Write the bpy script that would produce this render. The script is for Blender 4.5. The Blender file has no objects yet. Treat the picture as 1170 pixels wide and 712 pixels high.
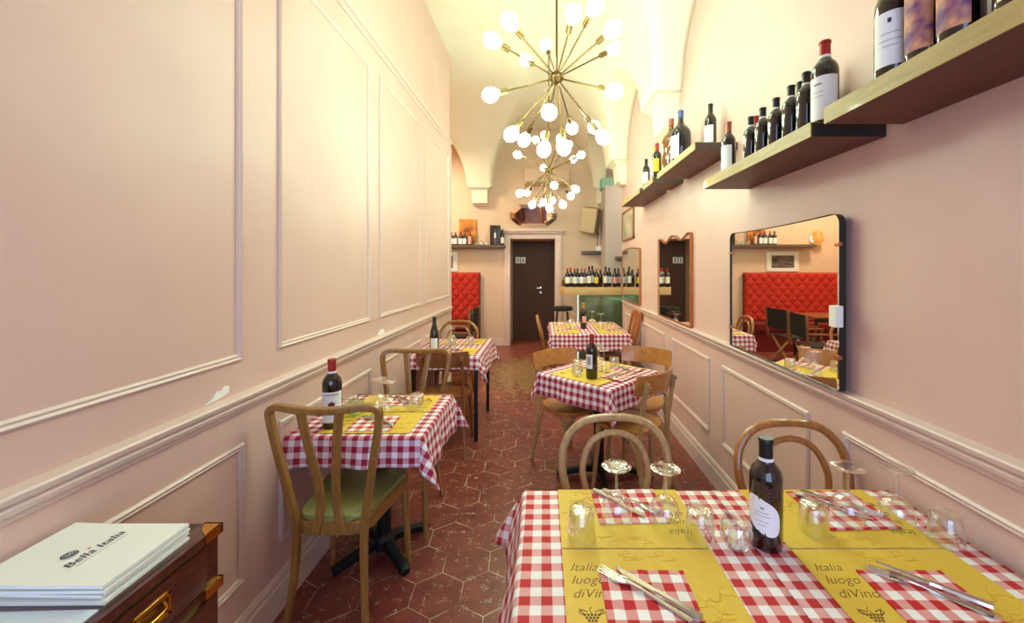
import bpy, bmesh, math, random
from math import pi, sin, cos, sqrt, atan2, radians
from mathutils import Vector, Matrix
random.seed(7)
S = bpy.context.scene
C = S.collection

# ------------------------------------------------------------------ camera, world, lights, exposure
cam_d = bpy.data.cameras.new('camera')
cam_d.sensor_width = 36.0
cam_d.lens = 455 / 1170 * 36.0
cam_d.shift_x = -36 / 1170
cam_d.shift_y = -50 / 1170
cam_d.clip_start = 0.02
cam = bpy.data.objects.new('camera', cam_d)
cam.location = (0, 0, 1.48)
cam.rotation_euler = (pi / 2, 0, 0)
C.objects.link(cam)
S.camera = cam
S.view_settings.view_transform = 'Standard'
S.view_settings.look = 'None'
S.view_settings.gamma = 1.0
S.view_settings.use_curve_mapping = False
S.view_settings.exposure = 1.0

W = bpy.data.worlds.new('world')
S.world = W
W.use_nodes = True
W.node_tree.nodes['Background'].inputs[0].default_value = (0.72, 0.85, 1.0, 1)
W.node_tree.nodes['Background'].inputs[1].default_value = 1.0

BULB = 28.0


def area(name, loc, rot, sx, sy, power, col):
    d = bpy.data.lights.new(name, 'AREA')
    d.shape = 'RECTANGLE'
    d.size, d.size_y = sx, sy
    d.energy = power
    d.color = col
    o = bpy.data.objects.new(name, d)
    o.location = loc
    o.rotation_euler = rot
    C.objects.link(o)
    return o


def point(name, loc, power, col, r=0.05):
    d = bpy.data.lights.new(name, 'POINT')
    d.energy = power
    d.color = col
    d.shadow_soft_size = r
    o = bpy.data.objects.new(name, d)
    o.location = loc
    C.objects.link(o)
    return o


# daylight through the shopfront behind the camera
area('shopfront_daylight', (0.0, -1.75, 1.75), (radians(90), 0, 0), 2.0, 2.3, 21, (0.32, 0.55, 1.0))
# lamp added to brighten the back area, and a warm light in the niche
area('side_room_added_light', (-2.4, 6.3, 3.6), (0, 0, 0), 0.5, 0.5, 46, (1.0, 0.80, 0.58))
area('bar_niche_light', (1.75, 6.45, 3.2), (0, 0, 0), 0.4, 0.4, 6, (1.0, 0.86, 0.68))


# ------------------------------------------------------------------ materials
def lin(c):
    c /= 255.0
    return c / 12.92 if c <= 0.04045 else ((c + 0.055) / 1.055) ** 2.4


def rgb(r, g, b):
    return (lin(r), lin(g), lin(b), 1)


def mat(name, col, rough=0.5, metal=0.0, coat=0.0, spec=0.5):
    m = bpy.data.materials.new(name)
    m.use_nodes = True
    p = m.node_tree.nodes['Principled BSDF']
    p.inputs['Base Color'].default_value = col
    p.inputs['Roughness'].default_value = rough
    p.inputs['Metallic'].default_value = metal
    p.inputs['Coat Weight'].default_value = coat
    p.inputs['Specular IOR Level'].default_value = spec
    return m


def nd(m, t, **kw):
    n = m.node_tree.nodes.new(t)
    for k, v in kw.items():
        setattr(n, k, v)
    return n


def lk(m, a, b):
    m.node_tree.links.new(a, b)


def mth(m, op, a, b=None, c=None):
    n = nd(m, 'ShaderNodeMath', operation=op)
    for i, v in enumerate((a, b, c)):
        if v is None:
            continue
        if isinstance(v, (int, float)):
            n.inputs[i].default_value = v
        else:
            lk(m, v, n.inputs[i])
    return n.outputs[0]


def ramp(m, fac, stops, interp='LINEAR'):
    n = nd(m, 'ShaderNodeValToRGB')
    n.color_ramp.interpolation = interp
    e = n.color_ramp.elements
    e[0].position, e[0].color = stops[0]
    e[1].position, e[1].color = stops[-1]
    for pz, cl in stops[1:-1]:
        x = e.new(pz)
        x.color = cl
    lk(m, fac, n.inputs[0])
    return n.outputs[0]


def bsdf(m):
    return m.node_tree.nodes['Principled BSDF']


def noisy(name, c1, c2, scale=(1, 1, 1), detail=4, rough=0.5, bump=0.0, coat=0.0, spec=0.5, sc=5.0, dist=0.0, coord='Object'):
    m = mat(name, c1, rough, 0, coat, spec)
    tc = nd(m, 'ShaderNodeTexCoord')
    mp = nd(m, 'ShaderNodeMapping')
    mp.inputs['Scale'].default_value = scale
    lk(m, tc.outputs[coord], mp.inputs[0])
    n = nd(m, 'ShaderNodeTexNoise')
    n.inputs['Scale'].default_value = sc
    n.inputs['Detail'].default_value = detail
    n.inputs['Distortion'].default_value = dist
    lk(m, mp.outputs[0], n.inputs['Vector'])
    lk(m, ramp(m, n.outputs[0], [(0.35, c1), (0.65, c2)]), bsdf(m).inputs['Base Color'])
    if bump:
        b = nd(m, 'ShaderNodeBump')
        b.inputs['Strength'].default_value = bump
        b.inputs['Distance'].default_value = 0.002
        lk(m, n.outputs[0], b.inputs['Height'])
        lk(m, b.outputs[0], bsdf(m).inputs['Normal'])
    return m


def gingham(name, period, red, half, white):
    m = mat(name, white, 0.75, spec=0.25)
    uv = nd(m, 'ShaderNodeUVMap')
    sep = nd(m, 'ShaderNodeSeparateXYZ')
    lk(m, uv.outputs[0], sep.inputs[0])
    bands = []
    for k in (0, 1):
        f = mth(m, 'FLOORED_MODULO', sep.outputs[k], period)
        bands.append(mth(m, 'LESS_THAN', f, period * 0.5))
    s = mth(m, 'ADD', bands[0], bands[1])
    s = mth(m, 'MULTIPLY', s, 0.5)
    lk(m, ramp(m, s, [(0.0, white), (0.3, half), (0.8, red)], 'CONSTANT'), bsdf(m).inputs['Base Color'])
    w = nd(m, 'ShaderNodeTexNoise')
    w.inputs['Scale'].default_value = 350
    lk(m, uv.outputs[0], w.inputs['Vector'])
    b = nd(m, 'ShaderNodeBump')
    b.inputs['Strength'].default_value = 0.15
    b.inputs['Distance'].default_value = 0.001
    lk(m, w.outputs[0], b.inputs['Height'])
    lk(m, b.outputs[0], bsdf(m).inputs['Normal'])
    return m


def thin_glass(name, tint=(0.97, 0.985, 0.98, 1), amount=0.85, base=0.16):
    m = bpy.data.materials.new(name)
    m.use_nodes = True
    nt = m.node_tree
    nt.nodes.clear()
    o = nd(m, 'ShaderNodeOutputMaterial')
    mx = nd(m, 'ShaderNodeMixShader')
    t = nd(m, 'ShaderNodeBsdfTransparent')
    t.inputs[0].default_value = tint
    g = nd(m, 'ShaderNodeBsdfGlossy')
    g.inputs['Roughness'].default_value = 0.02
    g.inputs[0].default_value = (1, 1, 1, 1)
    lw = nd(m, 'ShaderNodeLayerWeight')
    lw.inputs[0].default_value = 0.3
    f = mth(m, 'POWER', lw.outputs['Facing'], 1.6)
    f = mth(m, 'MULTIPLY_ADD', f, amount, base)
    lk(m, f, mx.inputs[0])
    lk(m, t.outputs[0], mx.inputs[1])
    lk(m, g.outputs[0], mx.inputs[2])
    lk(m, mx.outputs[0], o.inputs[0])
    return m


def emit(name, col, strength):
    m = mat(name, (1, 1, 1, 1), 0.3)
    bsdf(m).inputs['Emission Color'].default_value = col
    bsdf(m).inputs['Emission Strength'].default_value = strength
    return m


def wood(name, c1, c2, rough=0.4, coat=0.2, scale=(14, 14, 1.2)):
    return noisy(name, c1, c2, scale, 5, rough, 0.05, coat, sc=6, dist=0.6)


def hexfloor():
    m = mat('hexagon_tiles', rgb(96, 44, 38), 0.35)
    g = nd(m, 'ShaderNodeNewGeometry')
    mp = nd(m, 'ShaderNodeMapping')
    mp.inputs['Location'].default_value = (0.484, -1.805, 0)
    lk(m, g.outputs['Position'], mp.inputs[0])
    rz = nd(m, 'ShaderNodeMapping')
    rz.inputs['Rotation'].default_value = (0, 0, radians(-3))
    lk(m, mp.outputs[0], rz.inputs[0])
    sep = nd(m, 'ShaderNodeSeparateXYZ')
    lk(m, rz.outputs[0], sep.inputs[0])
    w = 0.222
    hh = w * sqrt(3)

    def cell(ox, oy):
        x = mth(m, 'ADD', sep.outputs[0], ox + w / 2)
        y = mth(m, 'ADD', sep.outputs[1], oy + hh / 2)
        x = mth(m, 'SUBTRACT', mth(m, 'FLOORED_MODULO', x, w), w / 2)
        y = mth(m, 'SUBTRACT', mth(m, 'FLOORED_MODULO', y, hh), hh / 2)
        ax, ay = mth(m, 'ABSOLUTE', x), mth(m, 'ABSOLUTE', y)
        return mth(m, 'MAXIMUM', ax, mth(m, 'MULTIPLY_ADD', ay, sqrt(3) / 2, mth(m, 'MULTIPLY', ax, 0.5)))
    d = mth(m, 'MINIMUM', cell(0, 0), cell(w / 2, hh / 2))
    n1 = nd(m, 'ShaderNodeTexNoise')
    n1.inputs['Scale'].default_value = 9
    n1.inputs['Detail'].default_value = 5
    lk(m, g.outputs['Position'], n1.inputs['Vector'])
    # grout, light and patchy
    dd = mth(m, 'MULTIPLY_ADD', n1.outputs[0], 0.003, d)
    line = mth(m, 'GREATER_THAN', dd, w / 2 - 0.0002)
    patch = nd(m, 'ShaderNodeTexNoise')
    patch.inputs['Scale'].default_value = 6
    patch.inputs['Detail'].default_value = 3
    lk(m, g.outputs['Position'], patch.inputs['Vector'])
    pf = ramp(m, patch.outputs[0], [(0.40, (0.05, 0.05, 0.05, 1)), (0.58, (1, 1, 1, 1))])
    line = mth(m, 'MULTIPLY', line, pf)
    # scratches: thin streaks
    vo = nd(m, 'ShaderNodeTexVoronoi', feature='DISTANCE_TO_EDGE')
    vo.inputs['Scale'].default_value = 13
    wp = nd(m, 'ShaderNodeTexNoise')
    wp.inputs['Scale'].default_value = 8
    lk(m, g.outputs['Position'], wp.inputs['Vector'])
    va = nd(m, 'ShaderNodeVectorMath', operation='ADD')
    lk(m, g.outputs['Position'], va.inputs[0])
    lk(m, wp.outputs['Color'], va.inputs[1])
    lk(m, va.outputs[0], vo.inputs['Vector'])
    sc = mth(m, 'LESS_THAN', vo.outputs['Distance'], 0.022)
    n2 = nd(m, 'ShaderNodeTexNoise')
    n2.inputs['Scale'].default_value = 24
    n2.inputs['Detail'].default_value = 4
    lk(m, g.outputs['Position'], n2.inputs['Vector'])
    sc = mth(m, 'MULTIPLY', sc, mth(m, 'GREATER_THAN', n2.outputs[0], 0.585))
    n4 = nd(m, 'ShaderNodeTexNoise')
    n4.inputs['Scale'].default_value = 60
    n4.inputs['Detail'].default_value = 2
    lk(m, va.outputs[0], n4.inputs['Vector'])
    sp = mth(m, 'GREATER_THAN', n4.outputs[0], 0.735)
    wear = mth(m, 'MAXIMUM', mth(m, 'MAXIMUM', line, sc), sp)
    # floor wear and painted chandelier reflection, far down the aisle
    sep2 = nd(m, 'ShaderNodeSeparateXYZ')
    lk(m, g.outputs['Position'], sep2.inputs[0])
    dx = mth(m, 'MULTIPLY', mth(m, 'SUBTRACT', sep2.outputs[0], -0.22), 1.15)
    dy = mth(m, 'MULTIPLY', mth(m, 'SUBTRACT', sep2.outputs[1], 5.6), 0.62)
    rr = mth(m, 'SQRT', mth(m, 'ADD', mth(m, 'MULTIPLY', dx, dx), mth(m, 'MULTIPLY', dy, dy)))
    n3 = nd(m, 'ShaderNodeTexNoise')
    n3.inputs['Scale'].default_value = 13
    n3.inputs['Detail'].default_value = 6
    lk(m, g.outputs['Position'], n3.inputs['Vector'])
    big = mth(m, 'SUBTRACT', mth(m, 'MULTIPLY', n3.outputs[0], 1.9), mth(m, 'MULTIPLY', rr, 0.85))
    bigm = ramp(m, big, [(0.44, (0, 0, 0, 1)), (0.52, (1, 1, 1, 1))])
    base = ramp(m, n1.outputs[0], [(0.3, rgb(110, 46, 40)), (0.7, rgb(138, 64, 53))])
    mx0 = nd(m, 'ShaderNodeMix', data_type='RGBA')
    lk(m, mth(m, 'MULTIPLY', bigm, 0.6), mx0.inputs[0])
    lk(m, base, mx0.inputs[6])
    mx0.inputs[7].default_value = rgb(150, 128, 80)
    mx = nd(m, 'ShaderNodeMix', data_type='RGBA')
    lk(m, mth(m, 'MULTIPLY', wear, 0.85), mx.inputs[0])
    lk(m, mx0.outputs[2], mx.inputs[6])
    mx.inputs[7].default_value = rgb(216, 196, 172)
    lk(m, mx.outputs[2], bsdf(m).inputs['Base Color'])
    lk(m, mth(m, 'MULTIPLY_ADD', n1.outputs[0], 0.25, 0.22), bsdf(m).inputs['Roughness'])
    b = nd(m, 'ShaderNodeBump')
    b.inputs['Strength'].default_value = 0.25
    b.inputs['Distance'].default_value = 0.003
    lk(m, mth(m, 'SUBTRACT', mth(m, 'MULTIPLY', n1.outputs[0], 0.4), line), b.inputs['Height'])
    lk(m, b.outputs[0], bsdf(m).inputs['Normal'])
    return m


M = {}
M['wall'] = noisy('pink_plaster', rgb(222, 186, 176), rgb(218, 181, 171), sc=3, rough=0.42, bump=0.05, spec=0.35)
M['wall_back'] = noisy('salmon_plaster', rgb(219, 190, 164), rgb(213, 184, 158), sc=3, rough=0.5, bump=0.05)
M['mould'] = mat('painted_moulding', rgb(222, 195, 186), 0.38)
M['cream'] = noisy('cream_vault_plaster', rgb(244, 236, 214), rgb(240, 231, 208), sc=2, rough=0.8, bump=0.05)
M['teal_wall'] = mat('teal_tone', rgb(140, 186, 170), 0.6)  # flat teal of the box above the pilaster
M['greypil'] = mat('grey_blue_paint', rgb(188, 178, 170), 0.6)
M['floor'] = hexfloor()
M['door'] = wood('dark_brown_door', rgb(82, 46, 32), rgb(72, 40, 28), 0.65, 0.0, (10, 10, 1))
M['cloth'] = gingham('red_gingham', 0.05, rgb(196, 54, 56), rgb(228, 168, 166), rgb(246, 240, 240))
M['cloth_bluelit'] = gingham('bluelit_red_gingham', 0.05, rgb(160, 34, 58), rgb(212, 150, 165), rgb(246, 238, 240))  # same red gingham, with blue daylight painted into its colours
M['napkin'] = gingham('napkin_gingham', 0.05, rgb(196, 42, 46), rgb(226, 156, 154), rgb(247, 242, 242))
M['mat'] = noisy('yellow_paper', rgb(228, 190, 66), rgb(224, 184, 60), sc=40, rough=0.6)
M['ink'] = mat('brown_ink', rgb(104, 66, 26), 0.7)
M['faint'] = mat('faint_ink', rgb(196, 146, 46), 0.7)
M['bentwood'] = wood('honey_bentwood', rgb(176, 116, 58), rgb(150, 94, 46), 0.3, 0.4)
M['bentwood_grey'] = wood('greyed_beech', rgb(192, 158, 112), rgb(172, 136, 90), 0.35, 0.3)
M['oak'] = wood('golden_oak', rgb(160, 114, 54), rgb(138, 94, 42), 0.35, 0.3)
M['plywood'] = wood('orange_plywood', rgb(196, 132, 66), rgb(174, 110, 50), 0.3, 0.35, (4, 30, 4))
M['brownwood'] = wood('walnut_stain', rgb(152, 94, 56), rgb(126, 74, 42), 0.35, 0.3)
M['orangewood'] = wood('orange_beech', rgb(186, 108, 52), rgb(160, 86, 40), 0.35, 0.3)
M['darkwood'] = wood('mahogany', rgb(88, 38, 28), rgb(62, 25, 20), 0.25, 0.5, (3, 2, 14))
M['vinyl'] = noisy('olive_green_vinyl', rgb(152, 152, 92), rgb(142, 142, 84), sc=60, rough=0.35, bump=0.1)
M['iron'] = mat('black_iron', rgb(28, 28, 30), 0.45, 0.4)
M['darkmetal'] = mat('dark_steel', rgb(52, 44, 40), 0.4, 0.6)
M['brass'] = mat('aged_brass', rgb(128, 102, 64), 0.32, 1.0)
M['brightbrass'] = mat('polished_brass', rgb(222, 166, 70), 0.2, 1.0)
M['steel'] = mat('cutlery_steel', rgb(212, 208, 200), 0.16, 1.0)
M['mirror'] = mat('mirror_silver', rgb(238, 236, 230), 0.015, 1.0)
M['copper'] = mat('copper_frame', rgb(184, 118, 76), 0.35, 0.7)
M['blackframe'] = mat('black_lacquer', rgb(24, 23, 24), 0.35)
M['shelf'] = wood('limed_oak', rgb(174, 144, 76), rgb(158, 126, 62), 0.45, 0.1, (10, 1, 10))
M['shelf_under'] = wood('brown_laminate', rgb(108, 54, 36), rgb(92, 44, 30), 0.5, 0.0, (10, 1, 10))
M['shelf_dark'] = mat('charcoal_edge', rgb(40, 36, 36), 0.4)
M['bar_oak'] = wood('pale_oak_board', rgb(214, 176, 116), rgb(202, 160, 100), 0.45, 0.1, (1, 10, 10))
M['shelf_grey'] = mat('grey_brown_laminate', rgb(92, 78, 66), 0.45)
M['glass_dark'] = mat('bottle_glass', rgb(22, 12, 10), 0.06, 0, 0.6, 0.6)
M['glass_green'] = mat('green_bottle_glass', rgb(24, 30, 12), 0.06, 0, 0.6, 0.6)
M['glass_amber'] = mat('amber_bottle_glass', rgb(112, 66, 22), 0.08, 0, 0.6, 0.6)
M['glass_clear'] = thin_glass('drinking_glass')
M['crystal'] = thin_glass('cut_crystal', (0.95, 0.95, 0.94, 1), 0.55, 0.38)
M['crystal_green'] = thin_glass('green_cut_crystal', (0.72, 0.90, 0.60, 1), 0.5, 0.2)
M['pane'] = thin_glass('display_glass', (0.84, 0.93, 0.90, 1), 0.4, 0.06)
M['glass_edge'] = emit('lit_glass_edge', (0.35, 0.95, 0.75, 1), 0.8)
M['label'] = noisy('cream_paper_label', rgb(240, 232, 214), rgb(236, 226, 206), sc=30, rough=0.7)
M['label_white'] = mat('white_label', rgb(240, 240, 242), 0.6)
M['label_yellow'] = mat('yellow_label', rgb(230, 196, 50), 0.6)
M['label_teal'] = mat('grey_teal_label', rgb(150, 176, 176), 0.6)
M['label_purple'] = noisy('orange_and_purple_label', rgb(104, 48, 120), rgb(244, 176, 120), sc=20, detail=2, rough=0.6)
M['label_pink'] = noisy('pink_printed_label', rgb(216, 120, 110), rgb(236, 206, 196), sc=40, detail=2, rough=0.6)
M['cap_red'] = mat('red_capsule', rgb(166, 34, 32), 0.35, 0.2)
M['cap_black'] = mat('black_capsule', rgb(26, 24, 24), 0.35, 0.2)
M['cap_blue'] = mat('blue_capsule', rgb(70, 92, 150), 0.35, 0.2)
M['cap_brown'] = mat('copper_capsule', rgb(160, 88, 66), 0.4, 0.3)
M['cap_gold'] = mat('gold_capsule', rgb(206, 156, 66), 0.3, 0.8)
M['cap_green'] = mat('dark_green_capsule', rgb(30, 44, 30), 0.35, 0.2)
M['wax'] = mat('white_wax', rgb(240, 236, 226), 0.5)
M['paper'] = mat('cream_menu_paper', rgb(244, 243, 236), 0.55)
M['paper_white'] = mat('blue_white_paper', rgb(214, 226, 236), 0.5)
M['print_dark'] = mat('dark_print', rgb(58, 52, 60), 0.7)
M['print_grey'] = mat('grey_print', rgb(150, 148, 150), 0.7)
M['print_red'] = mat('dark_red_print', rgb(110, 40, 30), 0.7)
M['print_brightred'] = mat('red_print', rgb(190, 40, 40), 0.7)
M['velvet'] = noisy('red_velvet', rgb(188, 40, 18), rgb(174, 32, 14), sc=30, rough=0.8)
M['velvet_dark'] = noisy('dark_red_velvet', rgb(120, 16, 14), rgb(104, 12, 12), sc=30, rough=0.85)
M['canvas'] = mat('black_canvas', rgb(32, 28, 28), 0.85)
M['beige'] = mat('beige_plastic', rgb(204, 184, 146), 0.5)
M['beige_dark'] = mat('tan_plastic', rgb(160, 132, 96), 0.5)
M['plastic_white'] = mat('white_plastic', rgb(236, 234, 230), 0.4)
M['plaster_white'] = mat('bare_plaster', rgb(246, 244, 240), 0.8)
M['bulb'] = emit('lit_bulb', (0.73, 1.0, 0.73, 1), BULB)
M['sconce'] = emit('lit_amber_glass', (1.0, 0.42, 0.08, 1), 0.4)
M['sconce'].node_tree.nodes['Principled BSDF'].inputs['Base Color'].default_value = rgb(150, 84, 24)
M['olive_panel'] = wood('olive_brown_panel', rgb(136, 116, 74), rgb(118, 100, 62), 0.4, 0.2)
M['teal_panel'] = mat('teal_lit_panel', rgb(86, 150, 132), 0.5)
M['art_dark'] = noisy('dark_landscape_photo', rgb(34, 30, 28), rgb(120, 112, 104), (1, 1, 4), 3, 0.4, sc=5)
M['art_warm'] = noisy('warm_poster', rgb(96, 50, 22), rgb(226, 140, 40), (1, 1, 1), 3, 0.6, sc=5)
M['art_map'] = noisy('faded_print', rgb(200, 184, 160), rgb(150, 138, 120), (1, 1, 1), 4, 0.6, sc=7)


# ------------------------------------------------------------------ mesh helpers
class MB:
    """collects shapes into one bmesh"""

    def __init__(self):
        self.b = bmesh.new()
        self.mi = 0

    def box(self, x0, x1, y0, y1, z0, z1, bev=0.0, xf=None):
        r = bmesh.ops.create_cube(self.b, size=1.0)
        vs = r['verts']
        bmesh.ops.scale(self.b, vec=(x1 - x0, y1 - y0, z1 - z0), verts=vs)
        bmesh.ops.translate(self.b, vec=((x0 + x1) / 2, (y0 + y1) / 2, (z0 + z1) / 2), verts=vs)
        fs = set(f for v in vs for f in v.link_faces)
        if bev:
            es = list(set(e for v in vs for e in v.link_edges))
            rr = bmesh.ops.bevel(self.b, geom=es, offset=bev, segments=2, affect='EDGES', profile=0.6)
            vs = list(set(v for f in rr['faces'] for v in f.verts) | set(v for v in vs if v.is_valid))
        if xf is not None:
            bmesh.ops.transform(self.b, matrix=xf, verts=vs)
        return self

    def obox(self, p, q, w, t, up=(0, 0, 1), bev=0.0):
        """bar from p to q, width w across, thickness t along up"""
        p, q = Vector(p), Vector(q)
        d = q - p
        L = d.length
        z = d.normalized()
        u = Vector(up)
        x = u.cross(z)
        if x.length < 1e-5:
            x = Vector((1, 0, 0))
        x.normalize()
        y = z.cross(x)
        m = Matrix(((x.x, y.x, z.x, p.x), (x.y, y.y, z.y, p.y), (x.z, y.z, z.z, p.z), (0, 0, 0, 1)))
        return self.box(-w / 2, w / 2, -t / 2, t / 2, 0, L, bev, m)

    def lathe(self, prof, n=24, xf=None, capa=True, capb=True):
        rings = []
        for r, z in prof:
            if r < 1e-6:
                rings.append([self.b.verts.new((0, 0, z))])
            else:
                rings.append([self.b.verts.new((r * cos(2 * pi * k / n), r * sin(2 * pi * k / n), z)) for k in range(n)])
        allv = [v for r in rings for v in r]
        for a, c in zip(rings, rings[1:]):
            for k in range(n):
                k2 = (k + 1) % n
                if len(a) == 1 and len(c) == 1:
                    continue
                if len(a) == 1:
                    self.b.faces.new((a[0], c[k2], c[k]))
                elif len(c) == 1:
                    self.b.faces.new((a[k], a[k2], c[0]))
                else:
                    self.b.faces.new((a[k], a[k2], c[k2], c[k]))
        if capa and len(rings[0]) > 1:
            self.b.faces.new(list(reversed(rings[0])))
        if capb and len(rings[-1]) > 1:
            self.b.faces.new(rings[-1])
        if xf is not None:
            bmesh.ops.transform(self.b, matrix=xf, verts=allv)
        return self

    def tube(self, pts, r, n=10, sq=None, closed=False, up=None):
        """swept tube; r float or list; sq=(w,h) makes a rounded rectangle section"""
        P = [Vector(p) for p in pts]
        N = len(P)
        rings = []
        prev = None
        for i in range(N):
            if closed:
                t = P[(i + 1) % N] - P[i - 1]
            else:
                t = P[min(i + 1, N - 1)] - P[max(i - 1, 0)]
            t.normalize()
            if up is not None:
                s = Vector(up).cross(t)
                if s.length < 1e-4:
                    s = prev if prev is not None else Vector((1, 0, 0))
            elif prev is None:
                a = Vector((0, 0, 1)) if abs(t.z) < 0.9 else Vector((1, 0, 0))
                s = a.cross(t)
            else:
                s = prev - t * prev.dot(t)
            s.normalize()
            prev = s
            u = t.cross(s)
            ri = r[i] if isinstance(r, (list, tuple)) else r
            ring = []
            for k in range(n):
                a = 2 * pi * k / n
                if sq:
                    ca, sa = cos(a), sin(a)
                    e = 0.5
                    cx = math.copysign(abs(ca) ** e, ca) * sq[0] / 2 * ri
                    cy = math.copysign(abs(sa) ** e, sa) * sq[1] / 2 * ri
                else:
                    cx, cy = cos(a) * ri, sin(a) * ri
                ring.append(self.b.verts.new(P[i] + s * cx + u * cy))
            rings.append(ring)
        pairs = list(zip(rings, rings[1:]))
        if closed:
            pairs.append((rings[-1], rings[0]))
        for a, c in pairs:
            for k in range(n):
                k2 = (k + 1) % n
                self.b.faces.new((a[k], a[k2], c[k2], c[k]))
        if not closed:
            self.b.faces.new(list(reversed(rings[0])))
            self.b.faces.new(rings[-1])
        return self

    def prism(self, poly, z0, z1, xf=None, bev=0.0):
        lo = [self.b.verts.new((x, y, z0)) for x, y in poly]
        hi = [self.b.verts.new((x, y, z1)) for x, y in poly]
        n = len(poly)
        f1 = self.b.faces.new(list(reversed(lo)))
        f2 = self.b.faces.new(hi)
        for k in range(n):
            self.b.faces.new((lo[k], lo[(k + 1) % n], hi[(k + 1) % n], hi[k]))
        vs = lo + hi
        if bev:
            es = list(f1.edges) + list(f2.edges)
            rr = bmesh.ops.bevel(self.b, geom=es, offset=bev, segments=2, affect='EDGES', profile=0.6)
            vs = list(set(v for f in rr['faces'] for v in f.verts) | set(v for v in vs if v.is_valid))
        if xf is not None:
            bmesh.ops.transform(self.b, matrix=xf, verts=vs)
        return self

    def build(self, name, m, parent=None, smooth=30, loc=None, rz=None):
        bmesh.ops.recalc_face_normals(self.b, faces=self.b.faces)
        me = bpy.data.meshes.new(name)
        self.b.to_mesh(me)
        self.b.free()
        return link(name, me, m, parent, smooth, loc, rz)


def link(name, me, m, parent=None, smooth=30, loc=None, rz=None):
    if m is not None:
        me.materials.append(m)
    if smooth:
        me.shade_smooth()
        me.set_sharp_from_angle(angle=radians(smooth))
    o = bpy.data.objects.new(name, me)
    C.objects.link(o)
    if parent is not None:
        o.parent = parent
    if loc is not None:
        o.location = loc
    if rz is not None:
        o.rotation_euler = (0, 0, rz)
    return o


def inst(name, me, parent=None, loc=None, rz=None):
    o = bpy.data.objects.new(name, me)
    C.objects.link(o)
    if parent is not None:
        o.parent = parent
    if loc is not None:
        o.location = loc
    if rz is not None:
        o.rotation_euler = (0, 0, rz)
    return o


def tag(o, label, cat, group=None, kind=None):
    o['label'] = label
    o['category'] = cat
    if group:
        o['group'] = group
    if kind:
        o['kind'] = kind
    return o


def thing(name, label, cat, loc=(0, 0, 0), rz=0.0, group=None):
    o = bpy.data.objects.new(name, None)
    o.empty_display_size = 0.05
    C.objects.link(o)
    o.location = loc
    o.rotation_euler = (0, 0, rz)
    return tag(o, label, cat, group)


def struct(o, label=None):
    o['kind'] = 'structure'
    if label:
        o['label'] = label
    return o


def dup(o, loc=None, rz=None, label=None, group=None, parent=None):
    c = o.copy()
    C.objects.link(c)
    if parent is not None:
        c.parent = parent
    if loc is not None:
        c.location = loc
    if rz is not None:
        c.rotation_euler = (0, 0, rz)
    if label:
        c['label'] = label
    if group:
        c['group'] = group
    for ch in o.children:
        dup(ch, parent=c)
    return c


def face(dx, dy):
    return atan2(-dx, dy)


def crv(pts, n=8):
    """Catmull-Rom through points"""
    P = [Vector(p) for p in pts]
    P = [P[0] * 2 - P[1]] + P + [P[-1] * 2 - P[-2]]
    out = []
    for i in range(1, len(P) - 2):
        a, b, c, d = P[i - 1:i + 3]
        for k in range(n):
            t = k / n
            out.append(0.5 * ((2 * b) + (c - a) * t + (2 * a - 5 * b + 4 * c - d) * t * t + (3 * b - a - 3 * c + d) * t ** 3))
    out.append(P[-2])
    return out


def mirx(pts):
    return [(-p[0], p[1], p[2]) for p in pts]


def text_mesh(body, size, shear=0.0, extrude=0.0002, spacing=1.0, line=1.0, align='LEFT', offset=0.0):
    cu = bpy.data.curves.new('lettering', 'FONT')
    cu.body = body
    cu.size = size
    cu.shear = shear
    cu.extrude = extrude
    cu.space_character = spacing
    cu.space_line = line
    cu.align_x = align
    cu.offset = offset
    cu.resolution_u = 3
    ob = bpy.data.objects.new('lettering', cu)
    C.objects.link(ob)
    dg = bpy.context.evaluated_depsgraph_get()
    me = bpy.data.meshes.new_from_object(ob.evaluated_get(dg))
    bpy.data.objects.remove(ob)
    return me


# ------------------------------------------------------------------ the room
XL, XR, YE, YB = -1.148, 1.17, 4.88, 7.6
struct(MB().box(-3.8, 2.5, -2.2, 9.2, -0.1, 0).build('floor', M['floor'], smooth=0))

# partition on the left, right wall, back wall with the door opening, and the rest of the shell
struct(MB().box(XL - 0.16, XL, -2.0, YE, 0, 4.11).build('wall_left', M['wall'], smooth=0))
struct(MB().box(XR, XR + 0.2, -2.0, 5.9, 0, 4.4).build('wall_right', M['wall'], smooth=0))
wb = MB()
wb.box(-3.7, -0.635, YB, YB + 0.7, 0, 4.6)
wb.box(0.22, 2.4, YB, YB + 0.7, 0, 4.6)
wb.box(-0.635, 0.22, YB, YB + 0.7, 2.03, 4.6)
struct(wb.build('wall_back', M['wall_back'], smooth=0))
struct(MB().box(-3.8, -3.6, 4.6, YB, 0, 4.6).build('wall_side_room', M['wall_back'], smooth=0))
struct(MB().box(-3.7, XL - 0.16, 4.5, 4.66, 0, 4.6).build('wall_side_room_front', M['wall_back'], smooth=0))
struct(MB().box(2.3, 2.45, 5.7, YB, 0, 4.6).build('wall_niche', M['wall_back'], smooth=0))
struct(MB().box(XR + 0.2, 2.4, 5.7, 5.9, 0, 4.6).build('wall_niche_front', M['wall_back'], smooth=0))
struct(MB().box(-1.3, 1.3, YB + 0.9, YB + 1.0, 0, 2.6).build('wall_passage', M['wall_back'], smooth=0))
wr = MB()
wr.box(-1.4, -1.0, -2.0, -1.85, 0, 4.3)
wr.box(1.0, 1.4, -2.0, -1.85, 0, 4.3)
wr.box(-1.0, 1.0, -2.0, -1.85, 0, 0.5)
wr.box(-1.0, 1.0, -2.0, -1.85, 3.0, 4.3)
struct(wr.build('wall_front', M['wall'], smooth=0))
wf = MB()
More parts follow.
